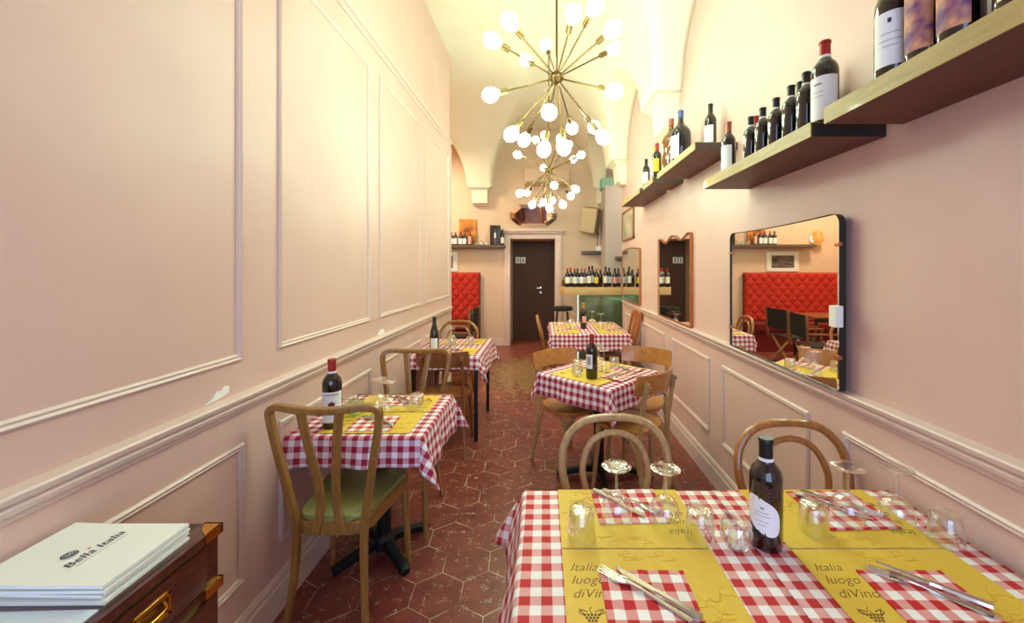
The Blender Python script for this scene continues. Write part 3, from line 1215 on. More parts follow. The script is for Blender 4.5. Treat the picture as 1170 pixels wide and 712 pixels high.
def cutlery_meshes():
    hn = [(-0.112, 0.004, 0), (-0.109, 0.0095, 0), (-0.095, 0.0115, 0), (-0.075, 0.009, 0), (-0.05, 0.006, 0), (-0.02, 0.0042, 0), (0.01, 0.0036, 0), (0.03, 0.004, 0), (0.04, 0.009, 0), (0.048, 0.0125, 0), (0.06, 0.0135, 0), (0.068, 0.0135, 0)]

    def zf(y):
        return 0.0008 + 0.006 * max(0, 1 - ((y - 0.02) / 0.05) ** 2) * 0.9 + (0.0 if y < 0.055 else -0.0)
    mb = MB()
    flat_outline(mb, hn, zf, 0.0022)
    h = mb.build('fork_handle', M['steel'])
    hm = h.data
    bpy.data.objects.remove(h)
    mb = MB()
    for k in range(4):
        xo = (k - 1.5) * 0.0074
        flat_outline(mb, [(0.066, 0.0026, xo), (0.09, 0.0022, xo), (0.108, 0.0018, xo), (0.116, 0.0006, xo)], lambda y: 0.0012 + 0.05 * max(0, y - 0.075) ** 1.1, 0.0016)
    h = mb.build('tines', M['steel'])
    tm = h.data
    bpy.data.objects.remove(h)
    mb = MB()
    flat_outline(mb, [(-0.118, 0.004, 0), (-0.115, 0.009, 0), (-0.10, 0.0105, 0), (-0.07, 0.0085, 0), (-0.03, 0.0065, 0), (-0.005, 0.006, 0), (0.0, 0.008, 0)], lambda y: 0.001, 0.0065)
    h = mb.build('knife_handle', M['steel'])
    kh = h.data
    bpy.data.objects.remove(h)
    mb = MB()
    flat_outline(mb, [(0.0, 0.006, 0), (0.01, 0.0085, 0.001), (0.05, 0.0105, 0.002), (0.085, 0.0095, 0.003), (0.105, 0.006, 0.005), (0.113, 0.001, 0.008)], lambda y: 0.003, 0.0018)
    h = mb.build('blade', M['steel'])
    kb = h.data
    bpy.data.objects.remove(h)
    return hm, tm, kh, kb


FH, FT, KH, KB = cutlery_meshes()


def fork(label, cx, cy, rz, group, z=ZT + 0.0095, sc=1.0):
    t = thing('fork', label, 'fork', (cx, cy, z), rz, group)
    t.scale = (sc, sc, sc)
    inst('handle', FH, t)
    inst('tines', FT, t)
    return t


def knife(label, cx, cy, rz, group, z=ZT + 0.0095, sc=1.0):
    t = thing('knife', label, 'knife', (cx, cy, z), rz, group)
    t.scale = (sc, sc, sc)
    inst('handle', KH, t)
    inst('blade', KB, t)
    return t


# ---- glasses (upturned)
def glass_meshes():
    # upturned wine glass, rim at z=0
    bowl = [(0.0405, 0.0), (0.0432, 0.012), (0.0445, 0.026), (0.0428, 0.042), (0.0365, 0.058), (0.025, 0.070), (0.012, 0.077), (0.0, 0.079)]
    mb = MB()
    mb.lathe(bowl, 40, capa=False)
    mb.lathe([(0.0405, 0.0), (0.0398, -0.0004), (0.0392, 0.0004), (0.0405, 0.001)], 40, capa=False, capb=False)
    h = mb.build('bowl', M['glass_clear'], smooth=60)
    b_ = h.data
    bpy.data.objects.remove(h)
    mb = MB()
    mb.lathe([(0.007, 0.078), (0.0048, 0.086), (0.004, 0.11), (0.0042, 0.138), (0.007, 0.149)], 16, capa=False, capb=False)
    h = mb.build('stem', M['glass_clear'], smooth=60)
    s_ = h.data
    bpy.data.objects.remove(h)
    mb = MB()
    mb.lathe([(0.007, 0.149), (0.022, 0.1525), (0.0415, 0.1555), (0.043, 0.157), (0.0415, 0.1582), (0.02, 0.1565), (0.0, 0.1555)], 40, capa=False)
    h = mb.build('foot', M['glass_clear'], smooth=60)
    f_ = h.data
    bpy.data.objects.remove(h)
    mb = MB()
    mb.lathe([(0.039, 0.0), (0.0375, 0.03), (0.035, 0.066), (0.033, 0.076), (0.028, 0.079), (0.0, 0.078)], 36, capa=False)
    mb.lathe([(0.037, 0.0), (0.0355, 0.03), (0.032, 0.066), (0.027, 0.070), (0.0, 0.068)], 36, capa=False)
    mb.lathe([(0.039, 0.0), (0.038, -0.0006), (0.037, 0.0)], 36, capa=False, capb=False)
    h = mb.build('tumbler', M['glass_clear'], smooth=60)
    t_ = h.data
    bpy.data.objects.remove(h)
    return b_, s_, f_, t_


GB, GS, GF, GT = glass_meshes()


def wine_glass(label, x, y, group, z=ZT + 0.004, sc=1.0):
    t = thing('wine_glass', label, 'wine glass', (x, y, z), 0, group)
    t.scale = (sc, sc, sc)
    inst('bowl', GB, t)
    inst('stem', GS, t)
    inst('foot', GF, t)
    return t


def tumbler(label, x, y, group, z=ZT + 0.003, sc=1.0):
    o = inst('tumbler', GT, None, (x, y, z))
    o.scale = (sc, sc, sc)
    return tag(o, label, 'tumbler', group)


def candle_holder(label, x, y, m=None, z=ZT + 0.001, group=None):
    t = thing('candle_holder', label, 'candle holder', (x, y, z), 0, group)
    mb = MB()
    n = 20
    prof = [(0.026, 0), (0.034, 0.008), (0.039, 0.025), (0.04, 0.045), (0.036, 0.062), (0.033, 0.07)]
    rings = []
    for q, (r, zz) in enumerate(prof):
        rings.append([mb.b.verts.new((r * (1 + (0.05 if (k + q) % 2 else -0.03)) * cos(2 * pi * k / n), r * (1 + (0.05 if (k + q) % 2 else -0.03)) * sin(2 * pi * k / n), zz)) for k in range(n)])
    for a, c in zip(rings, rings[1:]):
        for k in range(n):
            mb.b.faces.new((a[k], a[(k + 1) % n], c[(k + 1) % n], c[k]))
    mb.b.faces.new(rings[0])
    mb.build('cut_glass_cup', m or M['crystal'], t, smooth=0)
    MB().lathe([(0, 0.003), (0.02, 0.003), (0.0205, 0.03), (0, 0.031)], 20).build('candle', M['wax'], t)
    return t


# ---- bottles
bot_cache = {}


def bprof(kind, H, R):
    if kind == 'bordeaux':
        p = [(0, 0.004), (0.6, 0.003), (0.88, 0.0), (1, 0.02), (1, 0.62), (0.97, 0.67), (0.84, 0.72), (0.58, 0.765), (0.42, 0.80), (0.385, 0.84)]
    elif kind == 'burgundy':
        p = [(0, 0.004), (0.6, 0.003), (0.9, 0.0), (1, 0.02), (1, 0.48), (0.93, 0.56), (0.74, 0.66), (0.52, 0.75), (0.41, 0.81), (0.385, 0.86)]
    else:  # broad
        p = [(0, 0.004), (0.6, 0.003), (0.92, 0.0), (1, 0.03), (1, 0.52), (0.96, 0.58), (0.82, 0.645), (0.55, 0.70), (0.33, 0.745), (0.27, 0.80), (0.25, 0.84)]
    return [(r * R, z * H) for r, z in p]


def label_mesh(r, z0, z1, half, shape='rect', tilt=0.0, n=18):
    bm = bmesh.new()
    if shape == 'rect':
        cols = []
        for k in range(n + 1):
            a = -pi / 2 - half + 2 * half * k / n
            cols.append((bm.verts.new((r * cos(a), r * sin(a), z0)), bm.verts.new((r * cos(a), r * sin(a), z1))))
        for c, d in zip(cols, cols[1:]):
            bm.faces.new((c[0], d[0], d[1], c[1]))
    else:
        cz, hz = (z0 + z1) / 2, (z1 - z0) / 2
        rings = []
        for q in range(1, 6):
            rho = q / 5
            ring = []
            for k in range(28):
                f = 2 * pi * k / 28
                e = 0.75
                u = math.copysign(abs(cos(f)) ** e, cos(f)) * rho * half
                v = math.copysign(abs(sin(f)) ** e, sin(f)) * rho * hz
                v -= tilt * u * r
                a = -pi / 2 + u
                ring.append(bm.verts.new((r * cos(a), r * sin(a), cz + v)))
            rings.append(ring)
        c = bm.verts.new((0, -r, cz))
        for k in range(28):
            bm.faces.new((c, rings[0][k], rings[0][(k + 1) % 28]))
        for a, b in zip(rings, rings[1:]):
            for k in range(28):
                bm.faces.new((a[k], b[k], b[(k + 1) % 28], a[(k + 1) % 28]))
    bmesh.ops.recalc_face_normals(bm, faces=bm.faces)
    me = bpy.data.meshes.new('label')
    bm.to_mesh(me)
    bm.free()
    me.shade_smooth()
    return me


def cyl_print(r, spots):
    """small print bars wrapped on the label: (angle, z, halfangle, halfheight)"""
    bm = bmesh.new()
    for a0, z, ha, hz in spots:
        n = 6
        cols = []
        for k in range(n + 1):
            a = -pi / 2 + a0 - ha + 2 * ha * k / n
            cols.append((bm.verts.new((r * cos(a), r * sin(a), z - hz)), bm.verts.new((r * cos(a), r * sin(a), z + hz))))
        for c, d in zip(cols, cols[1:]):
            bm.faces.new((c[0], d[0], d[1], c[1]))
    me = bpy.data.meshes.new('print')
    bm.to_mesh(me)
    bm.free()
    return me


def bottle(label, x, y, z, kind='bordeaux', H=0.30, R=0.0385, lab='label', cap='cap_black', glass='glass_dark', rz=0.0, group=None, band=False,
           shape='rect', half=1.15, lz=(0.2, 0.56), small=False, tilt=0.0, prints=None):
    t = thing('wine_bottle', label, 'bottle', (x, y, z), rz, group)
    key = (kind, H, R, glass, small)
    n = 16 if small else 32
    if key not in bot_cache:
        pr = bprof(kind, H, R)
        nr = pr[-1][0]
        o = MB().lathe(pr, n).build('glass', M[glass], t, smooth=50)
        bot_cache[key] = o.data
    else:
        inst('glass', bot_cache[key], t)
    nr = bprof(kind, H, R)[-1][0]
    kc = ('cap', H, R, kind, cap, small)
    if kc not in bot_cache:
        c0 = 0.80 if kind != 'broad' else 0.86
        rr = nr * 1.09
        o = MB().lathe([(rr, c0 * H), (rr * 0.98, 0.965 * H), (rr * 1.1, 0.968 * H), (rr * 1.1, 0.988 * H), (rr * 0.95, H), (0, H)], n).build('capsule', M[cap], t, smooth=50)
        bot_cache[kc] = o.data
    else:
        inst('capsule', bot_cache[kc], t)
    if lab:
        kl = ('lab', H, R, lab, shape, half, lz, tilt)
        if kl not in bot_cache:
            me = label_mesh(R * 1.012, lz[0] * H, lz[1] * H, half, shape, tilt)
            me.materials.append(M[lab])
            bot_cache[kl] = me
        lo = inst('label', bot_cache[kl], t)
        if prints:
            for spots, pm in prints:
                me = cyl_print(R * 1.02, [(a, q * H, ha, hz * H) for a, q, ha, hz in spots])
                me.materials.append(M[pm])
                inst('print', me, lo)
    if band:
        kb = ('band', H, R, kind)
        if kb not in bot_cache:
            rr = nr * 1.16
            z0 = 0.775 * H
            o = MB().lathe([(rr, z0), (rr, z0 + 0.05 * H)], n, capa=False, capb=False).build('neck_band', M['label_white'], t, smooth=50)
            bot_cache[kb] = o.data
        else:
            inst('neck_band', bot_cache[kb], t)
    return t


# ------------------------------------------------------------------ front right: two tables pushed together
pedestal_table('dining_table', 'square pedestal table nearest the camera, under the left half of the front cloths', 0.255, 0.97, 0, 0.30, 0.34)
pedestal_table('dining_table', 'foreground pedestal table against the right wall, under the cloth by the wine bottle', 0.85, 0.97, 0, 0.285, 0.34)
cloth('tablecloth', 'red gingham tablecloth in the foreground hanging over the aisle beside the glass votive', 0.255, 0.975, 0, 0.31, 0.348, 0.20, 0.0, 0.15, 0.12, M['cloth'], seed=2, uo=(0.31, 0.0), flare=0.5)
cloth('tablecloth', 'red gingham tablecloth in the foreground running up to the right wall', 0.855, 0.975, 0, 0.292, 0.348, 0.0, 0.0, 0.15, 0.12, M['cloth'], z=0.7385, seed=3, uo=(0.02, 0.008))

gm_ = 'yellow paper placemats on the foreground tables'
placemat('yellow placemat at bottom centre with fork and knife on napkin, lettering beside them', 0.243, 0.907, 0, 0.195, 0.138, gm_)
placemat('yellow placemat at the far side of the foreground table, under two upturned glasses', 0.243, 1.187, pi, 0.195, 0.138, gm_)
placemat('yellow placemat at bottom right, lettering left of a napkin near the wall', 0.853, 0.907, 0, 0.205, 0.138, gm_)
placemat('yellow placemat in front of the chair by the right wall, under two upturned glasses', 0.853, 1.187, pi, 0.205, 0.138, gm_)

gn_ = 'gingham napkins on the foreground tables'
napkin('gingham napkin at bottom centre under a crossed fork and knife', 0.235, 0.866, radians(-1), 0.101, 0.10, gn_)
napkin('gingham napkin under the two upturned glasses facing the foreground bentwood chair', 0.262, 1.232, radians(2), 0.103, 0.085, gn_)
napkin('gingham napkin at bottom right with fork and knife, beside the wall', 0.858, 0.866, radians(-1), 0.101, 0.10, gn_)
napkin('gingham napkin behind the tall front bottle, under upturned glasses by the wall', 0.905, 1.215, radians(2), 0.105, 0.095, gn_)


def aim(x0, y0, x1, y1):
    """rotation so that local +Y points from handle (x0,y0) to tip (x1,y1), with the middle"""
    return (x0 + x1) / 2, (y0 + y1) / 2, atan2(-(x1 - x0), y1 - y0)


gc_ = 'forks and knives on the foreground tables'
a = aim(0.315, 0.823, 0.135, 0.968)
fork('steel fork on the bottom centre napkin, tines towards the lettering', a[0], a[1], a[2], gc_)
a = aim(0.318, 0.845, 0.165, 0.963)
knife('steel knife on the bottom centre napkin, lying behind the fork', a[0] + 0.008, a[1] - 0.010, a[2] - 0.06, gc_, z=ZT + 0.0125, sc=0.9)
a = aim(0.945, 0.836, 0.79, 0.970)
fork('steel fork on the bottom right napkin near the wall', a[0], a[1], a[2], gc_, sc=0.93)
a = aim(0.955, 0.85, 0.815, 0.972)
knife('steel knife on the bottom right napkin, behind its fork', a[0] + 0.004, a[1] + 0.006, a[2], gc_, z=ZT + 0.0125, sc=0.85)
a = aim(0.305, 1.165, 0.165, 1.305)
knife('steel knife beneath the left upturned glass on the foreground table', a[0], a[1], a[2] + pi, gc_, sc=0.85)
a = aim(0.345, 1.185, 0.20, 1.31)
fork('steel fork between the two upturned glasses on the foreground table', a[0], a[1], a[2] + pi, gc_, sc=0.9)
a = aim(0.955, 1.16, 0.815, 1.275)
knife('steel knife on the far right napkin, below the upturned glass beside the bottle', a[0], a[1], a[2] + pi, gc_, sc=0.85)
a = aim(0.99, 1.18, 0.85, 1.30)
fork('steel fork on the far right napkin, below the glass nearest the wall', a[0], a[1], a[2] + pi, gc_, sc=0.9)

gg_ = 'upturned wine glasses on the foreground tables'
wine_glass('upturned wine glass in front of the foreground bentwood chair, left of the pair', 0.212, 1.157, gg_, ZT + 0.0075)
wine_glass('upturned wine glass in front of the foreground bentwood chair, right of the pair', 0.352, 1.150, gg_, ZT + 0.004)
wine_glass('upturned wine glass just right of the front bottle', 0.882, 1.155, gg_, ZT + 0.0075)
wine_glass('upturned wine glass closest to the right wall on the front table', 1.018, 1.150, gg_, ZT + 0.004)
gt_ = 'upturned tumblers on the foreground tables'
tumbler('upturned tumbler at the left edge of the front table placemat', 0.105, 1.095, gt_, ZT + 0.003)
tumbler('upturned tumbler between the wine glass pair and the glass votive', 0.428, 1.09, gt_, ZT + 0.003)
tumbler('upturned tumbler right behind the front wine bottle', 0.755, 1.115, gt_, ZT + 0.003)
tumbler('upturned tumbler nearest the right wall, at the edge of the placemat', 1.082, 1.07, gt_, ZT + 0.003)
candle_holder('cut glass candle holder with white candle left of the front wine bottle', 0.512, 1.06)
bottle('dark wine bottle in the foreground with oval white label and white neck band', 0.595, 1.065, ZT + 0.001, 'bordeaux', 0.285, 0.0405, 'label_white', 'cap_black', rz=radians(-42),
       band=True, shape='oval', half=1.08, lz=(0.17, 0.48), tilt=0.35,
       prints=[([(0, 0.40, 0.12, 0.008), (0.0, 0.36, 0.4, 0.0025), (0, 0.33, 0.5, 0.002), (0, 0.28, 0.4, 0.002), (0, 0.245, 0.25, 0.002)], 'print_grey')])

hoopA = hoop_chair('bentwood_chair', 'bentwood hoop-back chair tucked behind the foreground table, in the middle of the photo', M['bentwood_grey'], M['plywood'], (0.278, 1.315, 0), pi, 'bentwood hoop-back chairs')
hoopB = hoop_chair('bentwood_chair', 'honey-coloured bentwood hoop-back chair behind the front bottle, beside the right wall', M['bentwood'], M['plywood'], (0.935, 1.26, 0), pi, 'bentwood hoop-back chairs')

# ------------------------------------------------------------------ left, first table by the wall
pedestal_table('dining_table', 'black pedestal table with iron cross base along the left wall', -0.835, 2.085, 0, 0.295, 0.275, foot=0.25)
cloth('tablecloth', 'red gingham tablecloth on the near left wall table', -0.838, 2.035, 0, 0.300, 0.28, 0.004, 0.19, 0.135, 0.13, M['cloth_bluelit'], seed=5, cm=24)
gl_ = 'table settings on the near left table'
placemat('yellow placemat on the near left table, on the side of the green-seated chair', -0.805, 1.905, 0, 0.205, 0.128, gl_)
placemat('yellow placemat on the near left table, on its far side', -0.795, 2.17, pi, 0.205, 0.128, gl_)
napkin('gingham napkin on the near left table beside the bottle, under cutlery', -0.80, 1.88, radians(3), 0.10, 0.085, gl_)
napkin('gingham napkin on the far side of the near left table, under glasses', -0.79, 2.205, radians(-3), 0.10, 0.08, gl_)
fork('fork on the near left table napkin', -0.80, 1.89, radians(50), gl_)
knife('knife on the near left table napkin, right of its fork', -0.775, 1.90, radians(52), gl_, z=ZT + 0.0125, sc=0.9)
fork('fork on the far side napkin of the near left table', -0.80, 2.2, radians(-130), gl_)
knife('knife on the far side napkin of the near left table', -0.76, 2.195, radians(-132), gl_, z=ZT + 0.0125, sc=0.9)
wine_glass('upturned wine glass on the near left table, left of its pair', -0.865, 2.085, gl_, ZT + 0.004)
wine_glass('upturned wine glass on the near left table, right of its pair', -0.795, 2.03, gl_, ZT + 0.004)
tumbler('upturned tumbler near the wall on the near left table', -1.0, 2.07, gl_, ZT + 0.002)
tumbler('upturned tumbler beside the wine glasses towards the aisle on the near left table', -0.665, 2.09, gl_, ZT + 0.003)
candle_holder('greenish glass candle holder right behind the red-capped bottle on the left', -0.945, 2.01, M['crystal_green'])
emblem = [(0, 0.36 + 0.012 * k, 0.34 * sqrt(max(0.02, 1 - ((k) / 3.2) ** 2)), 0.006) for k in range(-3, 4)]
bottle('dark wine bottle with red capsule and white emblem label on the near left table', -0.985, 1.855, ZT + 0.001, 'bordeaux', 0.315, 0.042, 'label_white', 'cap_red', rz=radians(25), band=True,
       half=1.2, lz=(0.10, 0.54),
       prints=[(emblem, 'print_red'), ([(-0.62 + 0.18 * k, 0.50, 0.055, 0.014) for k in range(8)] + [(0, 0.23, 0.3, 0.003), (0, 0.21, 0.2, 0.003)], 'print_grey')])
splatA = splat_chair('cafe_chair', 'oak chair with green vinyl seat and two splats, in the left foreground', M['oak'], M['vinyl'], (-0.862, 1.80, 0), 0, 'two-splat cafe chairs')
splat_chair('cafe_chair', 'brown two-splat chair on the far side of the near left table', M['oak'], M['plywood'], (-0.828, 2.35, 0), pi, 'two-splat cafe chairs')

# ------------------------------------------------------------------ left, second table
legged_table('dining_table', 'table on four square dark legs, further along the left wall', -0.84, 3.755, 0, 0.295, 0.39)
cloth('tablecloth', 'red gingham tablecloth on the far left wall table, corner hanging low over dark leg', -0.842, 3.755, 0, 0.30, 0.395, 0.004, 0.22, 0.12, 0.12, M['cloth_bluelit'], seed=8, cm=18)
g2 = 'table settings on the far left table'
placemat('yellow placemat on the far left table, nearest side', -0.80, 3.53, 0, 0.205, 0.138, g2)
placemat('yellow placemat on the far left table, far side', -0.79, 3.98, pi, 0.205, 0.138, g2)
napkin('gingham napkin on the far left table, near the green-capped bottle', -0.82, 3.55, radians(4), 0.10, 0.085, g2)
napkin('gingham napkin on the far side of the far left table', -0.78, 3.99, radians(-4), 0.10, 0.085, g2)
tumbler('upturned tumbler on the far left table beside the bottle', -0.85, 3.70, g2)
tumbler('upturned tumbler on the far left table towards the aisle', -0.70, 3.82, g2)
fork('fork on the near napkin of the far left table', -0.83, 3.55, radians(50), g2)
knife('knife on the near napkin of the far left table', -0.80, 3.56, radians(52), g2, z=ZT + 0.0125, sc=0.9)
wine_glass('upturned wine glass on the far left table, the one nearer the camera', -0.885, 3.80, g2, ZT + 0.004)
wine_glass('upturned wine glass on the far left table, before the bentwood chair', -0.905, 3.93, g2, ZT + 0.004)
bottle('slope-shouldered wine bottle with small white label on the far left table', -0.965, 3.52, ZT + 0.001, 'burgundy', 0.305, 0.040, 'label_white', 'cap_green', 'glass_green', rz=radians(12), half=0.8, lz=(0.07, 0.40))
panel_chair('panel_back_chair', 'brown panel-back chair at the near side of the far left table', M['brownwood'], M['brownwood'], (-0.79, 3.31, 0), 0, 'panel-back chairs')
dup(hoopB, (-0.935, 4.17, 0), pi, 'bentwood hoop-back chair at the end of the left wall, before the red bench', 'bentwood hoop-back chairs')

# ------------------------------------------------------------------ middle table, turned cornerwise
RT = radians(-43)
pedestal_table('dining_table', 'black pedestal table standing cornerwise in the middle of the room', 0.395, 2.845, RT, 0.295, 0.295, foot=0.30)
cloth('tablecloth', 'red gingham tablecloth on the cornerwise middle table', 0.395, 2.845, RT, 0.30, 0.30, 0.155, 0.155, 0.155, 0.155, M['cloth_bluelit'], seed=11, cm=14)
g3 = 'table settings on the cornerwise middle table'


def loc3(u, v):
    return (0.395 + u * cos(RT) - v * sin(RT), 2.845 + u * sin(RT) + v * cos(RT))


p = loc3(0.0, -0.155)
placemat('yellow placemat on the cornerwise table, on its near left side', p[0], p[1], RT, 0.205, 0.138, g3)
p = loc3(0.0, 0.150)
placemat('yellow placemat on the cornerwise table, on its far right side', p[0], p[1], RT + pi, 0.205, 0.138, g3)
p = loc3(0.185, -0.03)
napkin('gingham napkin at the near right corner of the cornerwise table', p[0], p[1], RT + pi / 2, 0.10, 0.08, g3, ZT + 0.004)
p = loc3(0.12, 0.17)
napkin('gingham napkin at the right of the cornerwise table', p[0], p[1], RT + 0.1, 0.10, 0.08, g3)
p = loc3(-0.16, 0.10)
napkin('gingham napkin at the back left of the cornerwise table', p[0], p[1], RT + pi / 2, 0.10, 0.075, g3, ZT + 0.004)
p = loc3(0.19, -0.03)
fork('fork on the near right napkin of the cornerwise table', p[0], p[1], RT, g3, z=ZT + 0.011)
p = loc3(0.16, -0.03)
knife('knife on the near right napkin of the cornerwise table', p[0], p[1], RT, g3, z=ZT + 0.011, sc=0.9)
p = loc3(0.12, 0.17)
fork('fork on the right hand napkin of the cornerwise table', p[0], p[1], RT + 1.2, g3)
p = loc3(0.09, 0.155)
knife('knife on the right hand napkin of the cornerwise table', p[0], p[1], RT + 1.2, g3, sc=0.9)
wine_glass('upturned wine glass on the cornerwise table, just right of its bottle', 0.425, 2.80, g3, ZT + 0.004)
wine_glass('upturned wine glass on the cornerwise table, behind the bottle', 0.41, 2.95, g3, ZT + 0.004)
tumbler('upturned tumbler on the cornerwise table, right of the glasses', 0.52, 2.93, g3, ZT + 0.004)
tumbler('upturned tumbler on the cornerwise table, left of its bottle', 0.245, 2.86, g3)
candle_holder('glass candle holder left of the bottle on the cornerwise table', 0.235, 2.72)
bottle('red-capped wine bottle showing its barcode label on the cornerwise table', 0.322, 2.66, ZT + 0.0025, 'bordeaux', 0.295, 0.0395, 'label_white', 'cap_red', rz=radians(-35), half=0.62, lz=(0.24, 0.56),
       prints=[([(-0.30 + 0.07 * k, 0.42, 0.02, 0.09) for k in range(9)], 'print_dark'), ], band=False)
pc = panel_chair('panel_back_chair', 'panel-back chair behind the left corner of the cornerwise table', M['bentwood_grey'], M['plywood'], (0.20, 2.985, 0), face(0.54, -0.84), 'panel-back chairs')
dup(pc, (0.72, 3.06, 0), face(-0.56, -0.82), 'panel-back chair behind the right corner of the cornerwise table')
dup(pc, (0.575, 2.665, 0), face(-0.68, 0.73), 'panel-back chair at the near right side of the cornerwise table, its back towards the camera')

# ------------------------------------------------------------------ rear right table
legged_table('dining_table', 'wooden legged table before the bar with bottle shelf', 0.52, 4.94, 0, 0.43, 0.50, m=M['brownwood'], leg=0.045)
cloth('tablecloth', 'red gingham tablecloth on the rearmost table before the bar', 0.52, 4.94, 0, 0.435, 0.51, 0.08, 0.08, 0.19, 0.15, M['cloth_bluelit'], seed=14, cm=14)
g4 = 'table settings on the rearmost table'
placemat('yellow placemat on the rearmost table, near left place', 0.27, 4.66, pi / 2, 0.195, 0.138, g4)
placemat('yellow placemat on the rearmost table, near right place', 0.77, 4.66, -pi / 2, 0.195, 0.138, g4)
placemat('yellow placemat on the rearmost table, far left place', 0.27, 5.15, pi / 2, 0.195, 0.138, g4)
placemat('yellow placemat on the rearmost table, far right place', 0.77, 5.15, -pi / 2, 0.195, 0.138, g4)
for lb, x, y in (('near left', 0.22, 4.68), ('near right', 0.82, 4.68), ('far left', 0.22, 5.17), ('far right', 0.82, 5.17)):
    napkin('gingham napkin at the %s place of the rearmost table' % lb, x, y, pi / 2, 0.09, 0.075, g4)
    fork('fork at the %s place of the rearmost table' % lb, x, y, pi / 2 + 0.5, g4)
    knife('knife at the %s place of the rearmost table' % lb, x + 0.02, y + 0.04, pi / 2 + 0.5, g4, sc=0.9)
wine_glass('rear upturned wine glass left of the gold-capped bottle on the rearmost table', 0.345, 5.05, g4, ZT + 0.004, 1.15)
wine_glass('upturned wine glass on the rearmost table, left of the gold-capped bottle, nearer one', 0.36, 4.75, g4, ZT + 0.004, 1.15)
wine_glass('upturned wine glass on the rearmost table, directly right of the gold-capped bottle', 0.62, 5.08, g4, ZT + 0.004, 1.15)
wine_glass('upturned wine glass on the rearmost table, rightmost of the four', 0.69, 4.80, g4, ZT + 0.004, 1.15)
bottle('dark bottle with gold capsule on the rearmost table before the bar', 0.485, 4.84, ZT + 0.001, 'bordeaux', 0.31, 0.0385, 'label_pink', 'cap_gold', half=0.7, lz=(0.25, 0.5), rz=0.2)
dup(hoopB, (0.19, 4.93, 0), face(1, 0), 'bentwood hoop-back chair seen side-on at the left end of the rearmost table')


def slat_chair(loc, rz):
    t = thing('slat_back_chair', 'orange wooden chair with tall wavy slats, rearmost table by the right wall', 'chair', loc, rz)
    MB().box(-0.2, 0.2, -0.2, 0.2, 0.435, 0.47, 0.012).build('seat', M['orangewood'], t)
    for s in (-1, 1):
        MB().tube(crv([(s * 0.185, -0.235, 0), (s * 0.185, -0.19, 0.3), (s * 0.185, -0.185, 0.47), (s * 0.195, -0.225, 0.7), (s * 0.20, -0.275, 0.93)], 6), 1.0, 12, sq=(0.035, 0.03)).build('leg', M['orangewood'], t)
        MB().box(s * 0.175 - 0.018, s * 0.175 + 0.018, 0.15, 0.186, 0, 0.436, 0.004).build('leg', M['orangewood'], t)
    MB().tube(crv([(-0.205, -0.268, 0.90), (-0.1, -0.287, 0.925), (0, -0.292, 0.932), (0.1, -0.287, 0.925), (0.205, -0.268, 0.90)], 5), 1.0, 12, sq=(0.025, 0.07), up=(0, 0, 1)).build('top_rail', M['orangewood'], t)
    for k in range(4):
        x = -0.12 + 0.08 * k
        MB().tube(crv([(x, -0.19, 0.46), (x, -0.20, 0.56), (x * 1.05, -0.25, 0.72), (x * 1.05, -0.268, 0.82), (x * 1.05, -0.285, 0.915)], 5), 1.0, 12, sq=(0.042, 0.013), up=(0, 1, 0)).build('slat', M['orangewood'], t)
    return t


slat_chair((0.865, 4.86, 0), face(-1, 0))

# ------------------------------------------------------------------ foreground left chest and menus
CT, CX, CY0, CY1 = 0.825, -0.825, 0.42, 1.02
ch = thing('chest_of_drawers', 'dark mahogany campaign chest with brass corners in the left foreground', 'chest', (0, 0, 0))
MB().box(XL + 0.005, CX, CY0, CY1, CT - 0.022, CT, 0.002).build('top', M['darkwood'], ch)
MB().box(XL + 0.005, CX - 0.006, CY0 + 0.004, CY1 - 0.004, 0.06, CT - 0.022).build('body', M['darkwood'], ch, smooth=0)
for z0, z1 in ((0.698, 0.796), (0.40, 0.658), (0.10, 0.37)):
    d = MB().box(CX - 0.012, CX + 0.002, CY0 + 0.05, CY1 - 0.045, z0, z1, 0.002).build('drawer', M['darkwood'], ch)
    ed = MB()
    for za in (z0 - 0.006, z1 + 0.002):
        ed.box(CX - 0.008, CX + 0.001, CY0 + 0.045, CY1 - 0.04, za, za + 0.003)
    ed.build('inlay_line', M['brass'], d, smooth=0)
    for yc in (0.835, 0.60):
        zc = (z0 + z1) / 2 + 0.0
        h = MB()
        w_, hh_ = 0.042, 0.026
        h.box(CX - 0.001, CX + 0.006, yc - w_, yc + w_, zc + hh_ - 0.008, zc + hh_, 0.001)
        h.box(CX - 0.001, CX + 0.006, yc - w_, yc + w_, zc - hh_, zc - hh_ + 0.008, 0.001)
        h.box(CX - 0.001, CX + 0.006, yc - w_, yc - w_ + 0.008, zc - hh_, zc + hh_, 0.001)
        h.box(CX - 0.001, CX + 0.006, yc + w_ - 0.008, yc + w_, zc - hh_, zc + hh_, 0.001)
        ho = h.build('handle', M['brightbrass'], d)
        MB().box(CX + 0.001, CX + 0.0028, yc - w_ + 0.006, yc + w_ - 0.006, zc - hh_ + 0.006, zc + hh_ - 0.006).build('recess', M['brass'], ho, smooth=0)
        MB().tube(crv([(CX + 0.004, yc - 0.026, zc + 0.012), (CX + 0.010, yc - 0.024, zc - 0.004), (CX + 0.010, yc + 0.024, zc - 0.004), (CX + 0.004, yc + 0.026, zc + 0.012)], 5), 0.0028, 8).build('pull', M['brightbrass'], ho)
